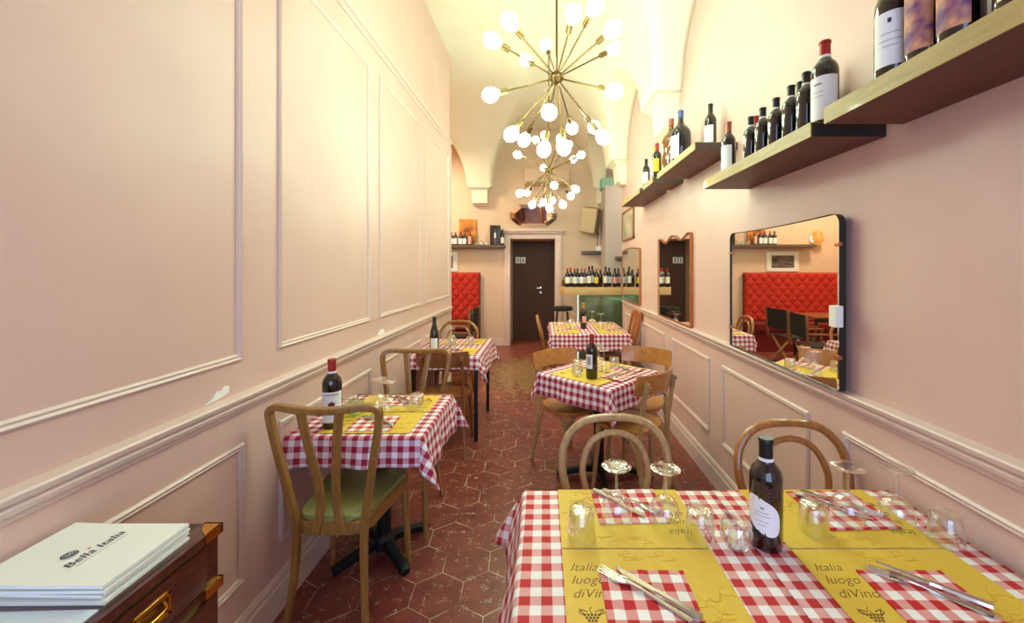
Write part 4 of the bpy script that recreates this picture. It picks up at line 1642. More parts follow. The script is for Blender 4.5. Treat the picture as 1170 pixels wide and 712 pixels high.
for yc in (CY1, CY0):
    s = -1 if yc == CY1 else 1
    cb = MB()
    cb.prism([(CX + 0.002, yc - s * 0.002), (CX - 0.045, yc - s * 0.002), (CX - 0.030, yc + s * 0.022), (CX - 0.022, yc + s * 0.032), (CX + 0.002, yc + s * 0.05)], CT - 0.001, CT + 0.0015)
    cb.box(CX - 0.002, CX + 0.0025, min(yc - s * 0.002, yc + s * 0.05), max(yc - s * 0.002, yc + s * 0.05), CT - 0.022, CT + 0.0015)
    cb.box(CX - 0.045, CX + 0.0025, yc - 0.0025, yc + 0.0025, CT - 0.022, CT + 0.0015)
    cb.build('brass_corner', M['brightbrass'], ch, smooth=0)
    st = MB()
    st.box(CX - 0.01, CX + 0.003, min(yc - s * 0.003, yc + s * 0.05), max(yc - s * 0.003, yc + s * 0.05), 0.668, 0.692)
    st.box(CX - 0.06, CX + 0.003, yc - 0.003, yc + 0.003, 0.668, 0.692)
    st.build('brass_strap', M['brightbrass'], ch, smooth=0)
pl = MB()
pl.box(XL + 0.005, CX - 0.012, CY0 + 0.01, CY1 - 0.01, 0, 0.06)
pl.build('plinth', M['darkwood'], ch, smooth=0)

gmn = 'menu booklets stacked on the chest'


def menu(label, x, y, z, rz, h, m=M['paper']):
    t = thing('menu', label, 'menu', (x, y, z), rz, gmn)
    mb = MB()
    n = 10
    a_, b_ = 0.137, 0.094
    top, bot = [], []
    for i in range(n + 1):
        xx = -a_ + 2 * a_ * i / n
        lift = 0.004 * (max(0, -xx / a_ - 0.2)) ** 2
        top.append([mb.b.verts.new((xx, yy, h + lift)) for yy in (-b_, b_)])
        bot.append([mb.b.verts.new((xx, yy, lift * 0.3)) for yy in (-b_, b_)])
    for i in range(n):
        mb.b.faces.new((top[i][0], top[i + 1][0], top[i + 1][1], top[i][1]))
        mb.b.faces.new((bot[i][0], bot[i][1], bot[i + 1][1], bot[i + 1][0]))
        mb.b.faces.new((bot[i][0], bot[i + 1][0], top[i + 1][0], top[i][0]))
        mb.b.faces.new((bot[i][1], top[i][1], top[i + 1][1], bot[i + 1][1]))
    mb.b.faces.new((bot[0][0], top[0][0], top[0][1], bot[0][1]))
    mb.b.faces.new((bot[n][0], bot[n][1], top[n][1], top[n][0]))
    mb.build('pages', m, t, smooth=40)
    return t


mx_, my_ = -0.993, 0.868
zz = CT + 0.0005
for lb, h, dx, dy, rz in (('lowest menu booklet of the stack on the mahogany chest', 0.007, 0.004, -0.004, 0.01),
                          ('second menu booklet from the bottom of the stack on the chest', 0.006, -0.002, 0.003, -0.015),
                          ('third menu booklet from the bottom, just under the top menu', 0.006, 0.003, -0.001, 0.012)):
    menu(lb, mx_ + dx, my_ + dy, zz, rz, h)
    zz += h + 0.0035
tm_ = menu('top menu of the stack with black logo and name on cover', mx_, my_, zz, 0.0, 0.007)
t1 = text_mesh('Bella Italia', 0.028, 0.25, 0.0001, 1.0, align='CENTER', offset=0.0)
t1.materials.append(M['print_dark'])
o = inst('lettering', t1, tm_, (0.018, 0.006, 0.0078), pi / 2)
MB().lathe([(0.0135, 0), (0.0135, 0.0003)], 28, Matrix.Translation((-0.026, -0.012, 0.0078))).build('logo', M['print_dark'], tm_)
lg = MB()
lg.tube([(0.010 * cos(k * pi / 12), 0.010 * sin(k * pi / 12), 0) for k in range(24)], 0.0004, 4, closed=True)
lg.tube(crv([(-0.004, -0.005, 0), (0.002, -0.001, 0), (-0.003, 0.003, 0), (0.004, 0.005, 0)], 4), 0.0008, 4)
lo_ = lg.build('logo_emblem', M['paper'], tm_, loc=(-0.026, -0.012, 0.0084))
MB().box(0.0275, 0.0282, -0.045, 0.055, 0.0073, 0.0078).build('rule', M['print_grey'], tm_, smooth=0)
MB().box(-0.009, -0.006, 0.006, 0.012, 0.0073, 0.0078).build('red_accent', M['print_brightred'], tm_, smooth=0)
sh_ = MB().box(-0.14, 0.14, -0.1, 0.1, 0, 0.003).build('paper_sheet', M['paper_white'], None, smooth=0, loc=(-0.985, 0.655, CT + 0.0005), rz=0.03)
tag(sh_, 'bluish white sheet of paper in the bottom left corner, in front of the menus', 'paper')

# ------------------------------------------------------------------ right wall: shelves, mirrors, picture
gs_ = 'oak wall shelves along the right wall'


def wall_shelf(label, y0, y1, z0, th, end_m):
    t = thing('wall_shelf', label, 'shelf', (XR, (y0 + y1) / 2, z0), 0, gs_)
    L = (y1 - y0) / 2
    x0 = -0.258
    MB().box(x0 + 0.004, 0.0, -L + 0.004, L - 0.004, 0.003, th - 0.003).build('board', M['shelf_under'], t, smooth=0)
    MB().box(x0, x0 + 0.005, -L, L, 0, th).build('front_edge', M['shelf'], t, smooth=0)
    MB().box(x0 + 0.004, 0.0, -L, L, th - 0.004, th).build('top_face', M['shelf'], t, smooth=0)
    MB().box(x0 + 0.004, 0.0, -L - 0.001, -L + 0.004, 0, th - 0.003).build('end_edge', end_m, t, smooth=0)
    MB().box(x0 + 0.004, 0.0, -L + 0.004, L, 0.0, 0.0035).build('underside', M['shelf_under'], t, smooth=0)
    return t


S1, S2, S3 = 2.000, 1.978, 2.238
wall_shelf('oak wall shelf at top right, closest to the camera', 0.25, 1.295, S1 - 0.053, 0.053, M['shelf'])
wall_shelf('oak wall shelf with a row of small dark bottles, second from the camera', 1.36, 2.27, S2 - 0.05, 0.05, M['shelf_dark'])
wall_shelf('oak wall shelf carrying two big bottles, third from the camera', 2.40, 3.20, S3 - 0.045, 0.045, M['shelf_grey'])
wall_shelf('short oak wall shelf, fourth from the camera', 3.33, 3.66, S3 - 0.045, 0.045, M['shelf_grey'])
wall_shelf('oak wall shelf farthest from the camera on the right wall', 3.78, 4.67, S3 - 0.045, 0.045, M['shelf_grey'])

FL = radians(-52)
b1 = 'bottles on the nearest right shelf'
bottle('big wine bottle with red capsule and large white label, leftmost on nearest shelf', 0.962, 1.095, S1, 'bordeaux', 0.31, 0.042, 'label_white', 'cap_red', rz=FL, half=1.0, lz=(0.08, 0.55), group=b1,
       prints=[([(0, 0.47, 0.10, 0.02)], 'print_dark'), ([(0, 0.36, 0.5, 0.003), (0, 0.3, 0.6, 0.003), (0, 0.25, 0.4, 0.003)], 'print_grey')])
bottle('bottle with orange and purple label and blue capsule, second on nearest shelf', 0.968, 1.007, S1, 'bordeaux', 0.30, 0.041, 'label_purple', 'cap_blue', rz=FL - 0.45, half=0.9, lz=(0.08, 0.58), group=b1)
bottle('bottle with grey teal label at the back of the nearest shelf', 1.095, 1.075, S1, 'bordeaux', 0.30, 0.040, 'label_teal', 'cap_blue', rz=FL, half=1.1, lz=(0.08, 0.55), group=b1,
       prints=[([(-0.1, 0.42, 0.22, 0.02)], 'print_dark')])
bottle('bottle with orange and purple label and black capsule, third on nearest shelf', 0.962, 0.918, S1, 'bordeaux', 0.30, 0.041, 'label_purple', 'cap_black', rz=FL - 0.4, half=0.9, lz=(0.08, 0.58), group=b1)
bottle('bottle with pale gold label cut off by the top right of the photo', 0.972, 0.81, S1, 'bordeaux', 0.30, 0.040, 'label', 'cap_gold', rz=FL, half=0.9, lz=(0.08, 0.58), group=b1)
b2 = 'bottles on the second right shelf'
bottle('wine bottle with red capsule and wide white label at near end of second shelf', 0.998, 1.412, S2, 'bordeaux', 0.305, 0.042, 'label_white', 'cap_red', rz=FL, band=True, half=1.3, lz=(0.06, 0.56), group=b2,
       prints=[([(-0.25, 0.47, 0.3, 0.012), (-0.2, 0.38, 0.4, 0.003), (-0.2, 0.33, 0.35, 0.003)], 'print_grey')])
for lb, x, y, H in (('first small dark bottle from the near end of the second shelf', 1.0, 1.515, 0.245),
                    ('second small dark bottle from the near end of the second shelf', 1.012, 1.627, 0.245),
                    ('third small dark bottle from the near end of the second shelf', 1.02, 1.745, 0.245),
                    ('fourth small dark bottle from the near end of the second shelf', 1.02, 1.852, 0.245),
                    ('fifth small dark bottle from the near end, next to the white label bottle', 1.022, 1.962, 0.245)):
    bottle(lb, x, y, S2, 'bordeaux', H, 0.034, None, 'cap_black', rz=FL, band=True, group=b2)
bottle('taller dark bottle at the back of the second shelf, behind the first small bottles', 1.085, 1.68, S2, 'bordeaux', 0.285, 0.036, None, 'cap_black', rz=FL, band=True, group=b2)
bottle('taller dark bottle at the back of the second shelf, behind the red-capped one', 1.10, 1.585, S2, 'bordeaux', 0.30, 0.036, None, 'cap_black', rz=FL, band=True, group=b2)
bottle('bottle with red capsule at the back of the second shelf, behind the fifth small bottle', 1.10, 2.06, S2, 'bordeaux', 0.285, 0.036, 'label_white', 'cap_red', rz=FL, group=b2)
bottle('bottle with copper capsule and white label at the far end of the second shelf', 1.02, 2.195, S2, 'bordeaux', 0.305, 0.037, 'label_white', 'cap_brown', rz=FL, half=0.95, lz=(0.06, 0.56), group=b2)
b3 = 'bottles on the far right shelves'
bottle('slim dark bottle with white label alone at the near end of third shelf', 1.08, 2.575, S3, 'bordeaux', 0.30, 0.036, 'label_white', 'cap_black', rz=FL, half=1.0, lz=(0.05, 0.52), group=b3)
bottle('huge round-shouldered bottle with blue capsule and white label on third shelf', 1.0, 2.90, S3, 'broad', 0.385, 0.072, 'label_white', 'cap_blue', rz=FL - 0.2, half=0.6, lz=(0.08, 0.50), group=b3)
bottle('huge amber bottle with orange capsule at the far end of third shelf', 0.995, 3.10, S3, 'broad', 0.40, 0.072, None, 'cap_brown', 'glass_amber', rz=FL, group=b3)
bottle('slim bottle with red capsule on the short fourth shelf', 0.975, 3.42, S3, 'bordeaux', 0.31, 0.036, 'label_yellow', 'cap_red', rz=FL, group=b3)
bottle('slim bottle with gold capsule on the short fourth shelf', 0.99, 3.53, S3, 'bordeaux', 0.32, 0.036, 'label_white', 'cap_gold', rz=FL, group=b3)
bottle('dark bottle with white label at the near end of the farthest right shelf', 1.0, 3.88, S3, 'bordeaux', 0.30, 0.037, 'label_white', 'cap_black', rz=FL, group=b3)


def outline_frame(mb, pts, w, d, x_in=0.0):
    """closed frame around an outline in local (y,z); the mirror faces -x"""
    n = len(pts)
    P = [Vector((p[0], p[1])) for p in pts]
    cen = sum(P, Vector((0, 0))) / n
    outer = []
    for i in range(n):
        tn = (P[(i + 1) % n] - P[i - 1]).normalized()
        nm = Vector((tn.y, -tn.x))
        if nm.dot(P[i] - cen) < 0:
            nm = -nm
        outer.append(P[i] + nm * w)
    rings = []
    for src, x in ((P, -d * 0.85), (P, 0.0), (outer, 0.0), (outer, -d)):
        rings.append([mb.b.verts.new((x, q.x, q.y)) for q in src])
    rings = [rings[1], rings[0], rings[3], rings[2]]
    for a_, c_ in zip(rings, rings[1:] + rings[:1]):
        for k in range(n):
            mb.b.faces.new((a_[k], a_[(k + 1) % n], c_[(k + 1) % n], c_[k]))


def mirror_plate(mb, pts, x):
    mb.b.faces.new([mb.b.verts.new((x, p[0], p[1])) for p in pts])
    mb.b.faces.new([mb.b.verts.new((x + 0.004, p[0], p[1])) for p in reversed(pts)])


def rr_outline(w, h, rad, top=None, n=6):
    """rounded rectangle centred on y, from z=0 to h; top(y01) adds to the top edge"""
    out = []
    rb = rad * 0.25
    for cy_, cz_, a0, ra in ((w / 2 - rb, rb, -pi / 2, rb), (w / 2 - rad, h - rad, 0, rad), (-w / 2 + rad, h - rad, pi / 2, rad), (-w / 2 + rb, rb, pi, rb)):
        for k in range(n + 1):
            an = a0 + pi / 2 * k / n
            out.append((cy_ + ra * cos(an), cz_ + ra * sin(an)))
        if a0 == 0:
            for k in range(1, 16):
                y_ = w / 2 - rad - (w - 2 * rad) * k / 16
                out.append((y_, h))
    if top:
        out = [(y_, z_ + (top(y_ / w * 2) if z_ > h * 0.6 else 0)) for y_, z_ in out]
    return out


def wall_mirror(name, label, yc, z0, w, h, rad, fm, depth, fw, top=None, yaw=0.0, lean=0.0, off=0.0):
    t = thing(name, label, 'mirror', (XR - off, yc, z0), 0)
    t.rotation_euler = (0, lean, yaw)
    pts = rr_outline(w, h, rad, top)
    mb = MB()
    outline_frame(mb, pts, fw, depth)
    mb.build('frame', fm, t, smooth=40)
    mp = MB()
    mirror_plate(mp, pts, -depth * 0.7)
    mp.build('mirror_glass', M['mirror'], t, smooth=0)
    bk = MB()
    bk.b.faces.new([bk.b.verts.new((-0.001, p[0], p[1])) for p in pts])
    bk.build('backing', M['shelf_dark'], t, smooth=0)
    return t


m1 = wall_mirror('wall_mirror', 'large black-edged mirror with rounded corners above the right rail, nearest the camera', 1.97, 1.012, 0.925, 0.675, 0.04, M['blackframe'], 0.026, 0.003,
                 top=lambda u: -0.009 * (1 - u * u), yaw=radians(-1.35), off=0.016)
for yy, zz in ((0.458, 0.1), (0.458, 0.55), (-0.458, 0.12), (-0.458, 0.55)):
    MB().box(-0.030, -0.016, yy - 0.012, yy + 0.012, zz, zz + 0.014, 0.001).build('clip', M['copper'], m1)
cd = MB().box(-0.055, -0.027, -0.490, -0.452, 0.245, 0.325, 0.002).build('card', M['plastic_white'], m1, smooth=0)
cd['label'] = 'white card fixed on the mirror edge'
wall_mirror('wall_mirror', 'narrow copper-framed mirror with wavy top, in the middle of the right wall', 3.54, 1.02, 0.84, 0.72, 0.03, M['copper'], 0.03, 0.014,
            top=lambda u: 0.028 * cos(u * pi * 2.0) * (1 - 0.2 * u * u) - 0.012)
wall_mirror('wall_mirror', 'copper-framed mirror farthest down the right wall, beside the bar', 5.27, 1.04, 1.0, 0.66, 0.04, M['copper'], 0.03, 0.014,
            top=lambda u: 0.03 * (1 - u * u))

pic = thing('picture', 'faded framed print hanging high at the far end of the right wall', 'picture', (XR, 5.47, 1.86))
fr = MB()
for y0, y1, z0, z1 in ((-0.36, 0.36, 0, 0.025), (-0.36, 0.36, 0.395, 0.42), (-0.36, -0.335, 0, 0.42), (0.335, 0.36, 0, 0.42)):
    fr.box(-0.025, 0, y0, y1, z0, z1, 0.002)
fr.build('frame', M['brownwood'], pic)
MB().box(-0.012, -0.006, -0.335, 0.335, 0.025, 0.395).build('print', M['art_map'], pic, smooth=0)

# ------------------------------------------------------------------ bar, bottle shelf, stool
bar = thing('bar_counter', 'bar counter with teal-lit glass front and dark olive panels behind the rearmost table', 'bar', (0, 0, 0))
MB().box(0.95, 2.2, 6.42, 6.9, 0, 1.0, 0.004).build('cabinet', M['olive_panel'], bar)
MB().box(0.60, 1.02, 6.45, 6.8, 0, 0.98, 0.004).build('side_cabinet', M['olive_panel'], bar)
MB().box(0.545, 2.0, 6.30, 6.306, 0.0, 1.06).build('glass_front', M['pane'], bar, smooth=0)
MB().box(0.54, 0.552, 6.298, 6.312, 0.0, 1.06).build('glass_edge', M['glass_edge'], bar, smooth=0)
MB().box(0.62, 2.0, 6.80, 6.83, 0.98, 1.05).build('back_panel', M['teal_panel'], bar, smooth=0)
gt = MB()
gt.tube(crv([(0.78, 6.32, 1.035), (0.9, 6.33, 1.02), (1.02, 6.35, 0.985), (1.12, 6.36, 0.965), (1.3, 6.38, 0.97)], 6), 1.0, 10, sq=(0.05, 0.012), up=(0, 0, 1))
gt.build('curved_glass_top', M['teal_panel'], bar)
area('bar_teal_lamp', (1.1, 6.36, 1.055), (0, 0, 0), 0.8, 0.04, 0.55, (0.5, 1.0, 0.85))
bs = thing('bar_shelf', 'thick pale oak shelf over the bar holding a row of wine bottles', 'shelf', (0, 0, 1.06))
MB().prism([(0.33, 6.15), (2.0, 6.15), (2.0, 6.42), (0.26, 6.42)], 0, 0.12, bev=0.003).build('board', M['bar_oak'], bs)
MB().box(1.95, 2.0, 6.42, 6.95, 0.0, 0.12).build('bracket', M['bar_oak'], bs, smooth=0)
gb = 'wine bottles in the row on the bar shelf'
row = [(0.372, 'label', 'cap_red', 0), (0.425, 'label', 'cap_red', 0.01), (0.484, 'label', 'cap_red', 0), (0.538, 'label_white', 'cap_black', 0.0), (0.59, 'label', 'cap_brown', 0), (0.647, 'label', 'cap_brown', 0), (0.711, 'label', 'cap_black', 0.03), (0.77, 'label', 'cap_black', 0.04), (0.825, 'label_yellow', 'cap_brown', 0), (0.897, None, 'cap_black', -0.02), (0.967, 'label', 'cap_black', 0.03), (1.036, 'label_white', 'cap_black', 0.01), (1.11, 'label_pink', 'cap_black', 0), (1.18, 'label_pink', 'cap_black', 0), (1.26, 'label_white', 'cap_black', 0), (1.34, 'label', 'cap_red', 0)]
ords = ['first', 'second', 'third', 'fourth', 'fifth', 'sixth', 'seventh', 'eighth', 'ninth', 'tenth', 'eleventh', 'twelfth', 'thirteenth', 'fourteenth', 'fifteenth', 'sixteenth']
names_ = {'label': 'cream label', 'label_white': 'white label', 'label_yellow': 'bright yellow label', 'label_pink': 'pink printed label', None: 'no visible label'}
caps_ = {'cap_red': 'red capsule', 'cap_black': 'black capsule', 'cap_brown': 'orange capsule'}
for k, (x, lb, cp, dh) in enumerate(row):
    bottle('bottle with %s and %s, %s from the left on bar shelf' % (names_[lb], caps_[cp], ords[k]), x, 6.20 + (0.085 if k % 2 == 1 else 0.0), 1.18, 'bordeaux', 0.29 + dh, 0.0365, lb, cp, rz=radians(random.uniform(-14, 6)),
           half=1.2, lz=(0.2, 0.54), group=gb, small=True)
bottle('small red bottle at the left rear end of the bar shelf', 0.325, 6.36, 1.18, 'bordeaux', 0.16, 0.03, None, 'cap_red', 'glass_amber', group=gb, small=True)

st = thing('bar_stool', 'black round bar stool left of the bar, behind the rearmost table', 'stool', (0.30, 6.35, 0))
MB().lathe([(0, 0.80), (0.15, 0.80), (0.165, 0.815), (0.165, 0.845), (0.15, 0.86), (0, 0.862)], 28).build('seat', M['canvas'], st)
for k in range(4):
    an = pi / 4 + k * pi / 2
    MB().tube([(0.11 * cos(an), 0.11 * sin(an), 0.80), (0.20 * cos(an), 0.20 * sin(an), 0)], 0.014, 10).build('leg', M['blackframe'], st)
MB().tube([(0.165 * cos(a_), 0.165 * sin(a_), 0.28) for a_ in [2 * pi * k / 28 for k in range(28)]], 0.009, 8, closed=True).build('foot_ring', M['blackframe'], st)

# ------------------------------------------------------------------ back wall things
bsf = thing('wall_shelf', 'long dark shelf on the back wall left of the door', 'shelf', (-1.58, YB, 1.85))
MB().box(-0.86, 0.86, -0.20, 0, 0, 0.055, 0.002).build('board', M['shelf_grey'], bsf)
ZB = 1.905
gk = 'wine bottles on the back wall shelf'
for k, (x, cp) in enumerate(((-1.735, 'cap_black'), (-1.655, 'cap_brown'), (-1.56, 'cap_red'), (-1.48, 'cap_brown'))):
    bottle('dark wine bottle with white label, %s from the left on the back wall shelf' % ords[k], x, 7.49, ZB, 'bordeaux', 0.25, 0.038, 'label_white', cp, half=1.2, lz=(0.08, 0.5), group=gk, small=True)
bottle('slim pink-labelled bottle in front of the warm poster on the back wall shelf', -1.385, 7.49, ZB, 'bordeaux', 0.27, 0.035, 'label_pink', 'cap_brown', 'glass_amber', half=1.2, lz=(0.08, 0.6), group=gk, small=True)
bottle('dark bottle with cream label right of the black gift box on the shelf', -0.775, 7.49, ZB, 'bordeaux', 0.29, 0.038, 'label', 'cap_black', half=1.2, lz=(0.1, 0.5), group=gk, small=True)
po = thing('poster', 'warm brown and orange poster board leaning on the back wall shelf', 'poster', (-1.44, 7.555, ZB))
po.rotation_euler = (radians(-4), 0, 0)
MB().box(-0.165, 0.165, -0.008, 0.008, 0, 0.50, 0.001).build('board', M['art_warm'], po, smooth=0)
gx = thing('gift_box', 'black wine gift box with bottle picture on the back wall shelf', 'box', (-0.905, 7.49, ZB))
MB().box(-0.095, 0.095, -0.05, 0.05, 0, 0.37, 0.003).build('carton', M['blackframe'], gx)
pb = MB()
for k in range(2):
    xo = -0.045 + 0.09 * k
    if k == 0:
        pb.box(-0.028, 0.028, -0.054, -0.050, 0.02, 0.20)
        pb.box(-0.010, 0.010, -0.054, -0.050, 0.19, 0.30)
pb.build('bottle_picture', M['shelf_grey'], gx, smooth=0)
MB().box(-0.014, 0.014, -0.056, -0.053, 0.13, 0.23).build('label_picture', M['label'], gx, smooth=0)
for k in range(2):
    MB().box(-0.06 + 0.115 * k, -0.055 + 0.115 * k, -0.054, -0.049, 0.01, 0.36).build('stripe', M['shelf_grey'], gx, smooth=0)
gw = 'glasses on the back wall shelf'
for k in range(3):
    wine_glass('upturned glass, %s from the left in the row beside the black gift box' % ords[k], -1.255 + 0.092 * k, 7.48, gw, ZB + 0.001, 1.0)

pf = thing('picture', 'dark landscape photograph in white frame on the back wall above the red bench', 'picture', (-1.93, YB, 1.41))
MB().box(-0.29, 0.29, -0.022, 0, 0, 0.37, 0.002).build('frame', M['plastic_white'], pf)
MB().box(-0.205, 0.205, -0.026, -0.02, 0.07, 0.30).build('photograph', M['art_dark'], pf, smooth=0)

sc = thing('wall_lamp', 'glowing amber glass wall lamp beside the back wall shelf, seen in the mirror', 'lamp', (-2.52, YB, 2.0))
MB().lathe([(0.05, 0), (0.05, 0.02), (0.02, 0.03), (0.02, 0.08)], 16, Matrix.Rotation(pi / 2, 4, 'X')).build('bracket', M['brass'], sc)
sm = MB()
for k in range(9):
    an = 2 * pi * k / 9
    sm.tube([(0.02 * cos(an), -0.08, -0.10), (0.08 * cos(an), -0.10 + 0.05 * sin(an), 0.0), (0.055 * cos(an), -0.08 + 0.03 * sin(an), 0.12), (0.01 * cos(an), -0.07, 0.17)], [0.02, 0.035, 0.032, 0.008], 7)
sm.build('amber_glass', M['sconce'], sc, smooth=0)
point('wall_lamp_light', (-2.52, YB - 0.04, 2.02), 7, (1.0, 0.66, 0.34), 0.08)

oc = thing('octagonal_mirror', 'octagonal mirror with faceted edge tilted forward above the door', 'mirror', (-0.19, YB - 0.02, 2.27))
oc.rotation_euler = (radians(21), 0, 0)


def octo(w, h, c):
    return [(-w + c, 0), (w - c, 0), (w, c * 0.9), (w, h - c * 0.9), (w - c, h), (-w + c, h), (-w, h - c * 0.9), (-w, c * 0.9)]


o1, o2 = octo(0.44, 0.42, 0.17), [(x * 0.80, 0.06 + z * 0.715) for x, z in octo(0.44, 0.42, 0.17)]
mb = MB()
A = [mb.b.verts.new((x, -0.012, z)) for x, z in o1]
B = [mb.b.verts.new((x, -0.034, z)) for x, z in o2]
Bk = [mb.b.verts.new((x, 0.0, z)) for x, z in o1]
for k in range(8):
    mb.b.faces.new((A[k], A[(k + 1) % 8], B[(k + 1) % 8], B[k]))
    mb.b.faces.new((Bk[k], Bk[(k + 1) % 8], A[(k + 1) % 8], A[k]))
mb.b.faces.new(Bk)
mb.build('bevelled_frame', M['mirror'], oc, smooth=0)
mb = MB()
mb.b.faces.new([mb.b.verts.new((x, -0.0342, z)) for x, z in o2])
mb.build('mirror_glass', M['mirror'], oc, smooth=0)
jn = MB()
for k in range(8):
    p_, q_ = o1[k], o2[k]
    jn.tube([(p_[0], -0.013, p_[1]), (q_[0], -0.035, q_[1])], 0.004, 6)
jn.tube([(x, -0.035, z) for x, z in o2], 0.004, 6, closed=True)
jn.build('bevel_lines', M['copper'], oc)

ac = thing('air_conditioner', 'pale pink box-shaped air conditioner high above the door', 'air conditioner', (0.065, YB, 3.03))
MB().box(-0.42, 0.42, -0.20, 0, 0, 0.29, 0.02).build('casing', M['wall_back'], ac)
MB().box(-0.39, 0.39, -0.204, -0.10, 0.008, 0.05, 0.003).build('air_outlet', M['beige_dark'], ac)
MB().box(-0.40, 0.40, -0.2025, -0.199, 0.06, 0.064).build('seam', M['beige_dark'], ac, smooth=0)

sp = thing('loudspeaker', 'beige loudspeaker tilted on a wall bracket right of the door', 'speaker', (0.86, YB, 2.36))
Rs = Matrix.Translation((0.0, -0.24, 0.0)) @ Matrix.Rotation(radians(12), 4, 'Y') @ Matrix.Rotation(radians(-22), 4, 'Z') @ Matrix.Rotation(radians(14), 4, 'X')
MB().box(-0.15, 0.15, -0.10, 0.12, -0.235, 0.235, 0.03, Rs).build('cabinet', M['beige_dark'], sp)
MB().box(-0.135, 0.135, -0.108, -0.098, -0.22, 0.22, 0.004, Rs).build('grille', M['beige'], sp)
MB().tube([(0.12, 0, 0.0), (0.14, -0.08, 0.0), (0.08, -0.17, 0.0)], 0.014, 8).build('bracket', M['darkmetal'], sp)
MB().tube(crv([(0.08, -0.12, -0.15), (0.17, -0.06, -0.20), (0.17, -0.012, -0.35), (0.165, -0.012, -0.58)], 6), 0.007, 6).build('cable', M['darkmetal'], sp)

s_ = thing('wall_shelf', 'small dark shelf on the back wall below the loudspeaker', 'shelf', (0.93, YB, 1.74))
MB().box(-0.21, 0.21, -0.16, 0, 0, 0.055, 0.002).build('board', M['shelf_grey'], s_)
rt = thing('router_box', 'small white box standing on the shelf below the loudspeaker', 'box', (1.04, YB - 0.08, 1.795))
MB().box(-0.05, 0.05, -0.03, 0.03, 0, 0.09, 0.006).build('casing', M['plastic_white'], rt)
s_ = thing('wall_shelf', 'tiny dark shelf on the grey pilaster beside the bar', 'shelf', (1.37, 6.95, 1.62))
MB().box(-0.13, 0.22, -0.14, 0, 0, 0.055, 0.015).build('board', M['shelf_grey'], s_)

# red bench
bn = thing('banquette_bench', 'red buttoned velvet bench against the back wall at left', 'bench', (-2.15, YB - 0.02, 0))


def tufted(w, z0, z1, y):
    bm = bmesh.new()
    nx, nz = 120, 64
    px, pz = 0.17, 0.20

    def pt(i, j):
        x = -w + 2 * w * i / nx
        z = z0 + (z1 - z0) * j / nz
        a_ = (x / px + (z - z0) / pz) % 1.0
        b_ = (x / px - (z - z0) / pz) % 1.0
        da, db = min(a_, 1 - a_), min(b_, 1 - b_)
        bulge = 0.022 * min(1, (min(da, db) / 0.25)) ** 0.6
        e = min(1, (w - abs(x)) / 0.03, (z - z0) / 0.02 + 0.2, (z1 - z) / 0.03)
        return (x, y - (0.02 + bulge) * max(0, e) - 0.05, z)
    g = [[bm.verts.new(pt(i, j)) for i in range(nx + 1)] for j in range(nz + 1)]
    for j in range(nz):
        for i in range(nx):
            bm.faces.new((g[j][i], g[j][i + 1], g[j + 1][i + 1], g[j + 1][i]))
    me = bpy.data.meshes.new('backrest')
    bm.to_mesh(me)
    bm.free()
    return me


link('backrest', tufted(0.95, 0.50, 1.39, 0.0), M['velvet'], bn, 60)
MB().box(-0.95, 0.95, -0.055, 0, 0.05, 1.39).build('back_board', M['velvet_dark'], bn, smooth=0)
MB().box(-0.95, 0.95, -0.50, -0.06, 0.36, 0.50, 0.03).build('seat', M['velvet_dark'], bn)
MB().box(-0.93, 0.93, -0.46, -0.06, 0.0, 0.36).build('base', M['velvet_dark'], bn, smooth=0)


def directors_chair(label, loc, rz):
    t = thing('folding_chair', label, 'chair', loc, rz, 'black canvas folding chairs')
    MB().box(-0.23, 0.23, -0.19, 0.19, 0.44, 0.452, 0.003).build('seat', M['canvas'], t)
    mb = MB()
    n = 12
    lo, hi = [], []
    for k in range(n + 1):
        u = k / n * 2 - 1
        y = -0.235 - 0.02 * (1 - u * u)
        lo.append((mb.b.verts.new((u * 0.25, y, 0.56)), mb.b.verts.new((u * 0.25, y + 0.008, 0.56))))
        hi.append((mb.b.verts.new((u * 0.25, y - 0.01, 0.86)), mb.b.verts.new((u * 0.25, y - 0.002, 0.86))))
    for k in range(n):
        mb.b.faces.new((lo[k][0], lo[k + 1][0], hi[k + 1][0], hi[k][0]))
        mb.b.faces.new((lo[k][1], hi[k][1], hi[k + 1][1], lo[k + 1][1]))
        mb.b.faces.new((lo[k][0], lo[k][1], lo[k + 1][1], lo[k + 1][0]))
        mb.b.faces.new((hi[k][0], hi[k + 1][0], hi[k + 1][1], hi[k][1]))
    mb.build('backrest', M['canvas'], t)
    for s in (-1, 1):
        MB().obox((s * 0.235, -0.22, 0.40), (s * 0.25, -0.245, 0.87), 0.035, 0.024, (0, 1, 0), 0.004).build('back_post', M['brownwood'], t)
        MB().obox((s * 0.25, -0.25, 0.62), (s * 0.25, 0.20, 0.62), 0.045, 0.02, (0, 0, 1), 0.004).build('armrest', M['brownwood'], t)
        MB().obox((s * 0.245, 0.17, 0.44), (s * 0.25, 0.18, 0.62), 0.03, 0.022, (0, 1, 0), 0.003).build('arm_post', M['brownwood'], t)
        for yy in (-0.18, 0.18):
            MB().obox((s * 0.235, yy + s * 0.012, 0.445), (-s * 0.235, yy + s * 0.012, 0.02), 0.034, 0.018, (0, 1, 0), 0.003).build('leg', M['bentwood_grey'], t)
        MB().obox((s * 0.235, -0.22, 0.02), (s * 0.235, 0.22, 0.02), 0.03, 0.04, (0, 0, 1), 0.003).build('foot_rail', M['brownwood'], t)
    return t


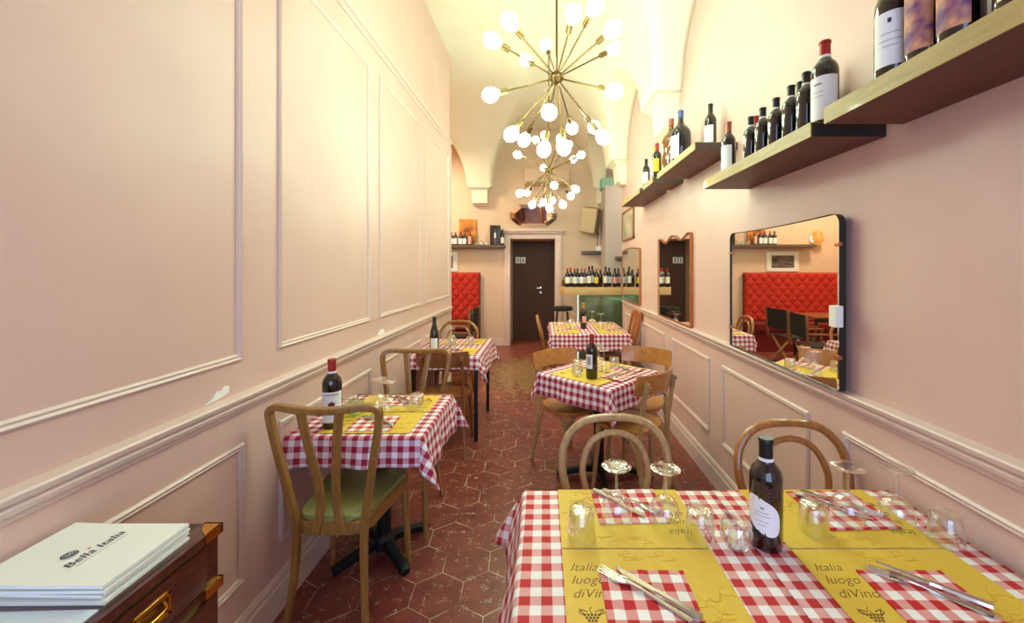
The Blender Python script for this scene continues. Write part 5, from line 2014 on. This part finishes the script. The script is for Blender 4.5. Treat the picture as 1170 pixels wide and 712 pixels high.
directors_chair('black canvas folding chair closest to the red bench, its back to the aisle', (-1.30, 6.15, 0), face(-1, 0.12))
directors_chair('black canvas folding chair nearer the partition end, second of the pair facing the bare table', (-1.24, 5.46, 0), face(-1, -0.1))
legged_table('dining_table', 'dark bare table before the red bench, seen in the big mirror', -1.98, 6.42, 0, 0.36, 0.30, h=0.74, m=M['blackframe'])

# ------------------------------------------------------------------ chandeliers
gch = 'starburst chandeliers down the middle of the room'
pr_b = [(0, 0), (0.012, 0.002), (0.02, 0.01), (0.034, 0.028), (0.044, 0.052), (0.045, 0.068), (0.038, 0.088), (0.024, 0.104), (0.01, 0.112), (0, 0.113)]
h_ = MB().lathe(pr_b, 18).build('bulb', M['bulb'], smooth=80)
BULBM = h_.data
bpy.data.objects.remove(h_)
h_ = MB().lathe([(0, -0.005), (0.010, -0.003), (0.017, 0.004), (0.0175, 0.05), (0.0165, 0.062), (0, 0.062)], 16).build('socket', M['brass'])
SOCK = h_.data
bpy.data.objects.remove(h_)
h_ = MB().lathe([(0.0055, 0.03), (0.0055, 1.0)], 8).build('arm', M['brass'])
ARM = h_.data
bpy.data.objects.remove(h_)


def chandelier(label, loc, R, dirs, ztop, bs=1.0):
    t = thing('chandelier', label, 'chandelier', loc, 0, gch)
    MB().lathe([(0, -0.045), (0.025, -0.038), (0.042, -0.018), (0.046, 0), (0.042, 0.018), (0.025, 0.038), (0, 0.045)], 20).build('hub', M['brass'], t)
    MB().lathe([(0.007, 0.03), (0.007, ztop - loc[2] - 0.02)], 10).build('rod', M['brass'], t)
    MB().lathe([(0.012, ztop - loc[2] - 0.10), (0.012, ztop - loc[2] - 0.06), (0.055, ztop - loc[2] - 0.03), (0.06, ztop - loc[2])], 20).build('ceiling_rose', M['brass'], t)
    L = R - 0.055
    for d in dirs:
        v = Vector(d).normalized()
        q = v.to_track_quat('Z', 'Y')
        a_ = inst('arm', ARM, t)
        a_.rotation_mode = 'QUATERNION'
        a_.rotation_quaternion = q
        a_.scale = (1, 1, L - 0.062)
        s_ = inst('socket', SOCK, a_)
        s_.scale = (1, 1, 1 / (L - 0.062))
        s_.location = (0, 0, 1.0)
        b_ = inst('bulb', BULBM, a_)
        b_.scale = (bs, bs, bs / (L - 0.062))
        b_.location = (0, 0, L / (L - 0.062))
    return t


D1 = [(-0.8, -0.58, 0.18), (-0.57, -0.77, 0.28), (-0.84, -0.37, -0.39), (0.68, -0.59, -0.44), (0.15, -0.96, 0.25), (0.42, -0.79, 0.45), (0.63, -0.75, 0.21), (0.81, 0.26, 0.53),
      (-0.14, 0.61, 0.78), (-0.45, 0.67, 0.59), (-0.11, -0.68, -0.73), (-0.6, -0.1, -0.79), (-0.47, 0.61, -0.64), (-0.17, -0.07, -0.98), (0.09, -0.15, -0.99), (0.27, 0.89, -0.36),
      (0.59, 0.69, -0.42), (0.64, 0.15, -0.75)]
D2 = [(-0.8, -0.54, 0.27), (0.81, -0.52, 0.27), (0.69, 0.56, 0.45), (-0.76, -0.16, -0.63), (-0.61, 0.65, -0.46), (-0.44, 0.09, -0.89), (-0.14, 0.67, -0.72), (0.11, 0.74, -0.66),
      (0.02, -0.01, -1.0), (0.37, -0.11, -0.92), (0.62, 0.53, -0.58), (0.68, -0.45, -0.58), (0.12, -0.82, -0.56), (-0.14, 0.94, 0.31), (-0.35, 0.26, 0.9), (0.27, -0.74, 0.62), (-0.12, -0.71, 0.69), (0.55, 0.28, 0.78)]
chandelier('large brass starburst chandelier with glowing bulbs, nearer the camera', (0.086, 2.6, 2.72), 0.48, D1, 4.19)
chandelier('brass starburst chandelier farther back, hanging before the door', (0.061, 4.65, 2.614), 0.44, D2, 4.19, 0.9)
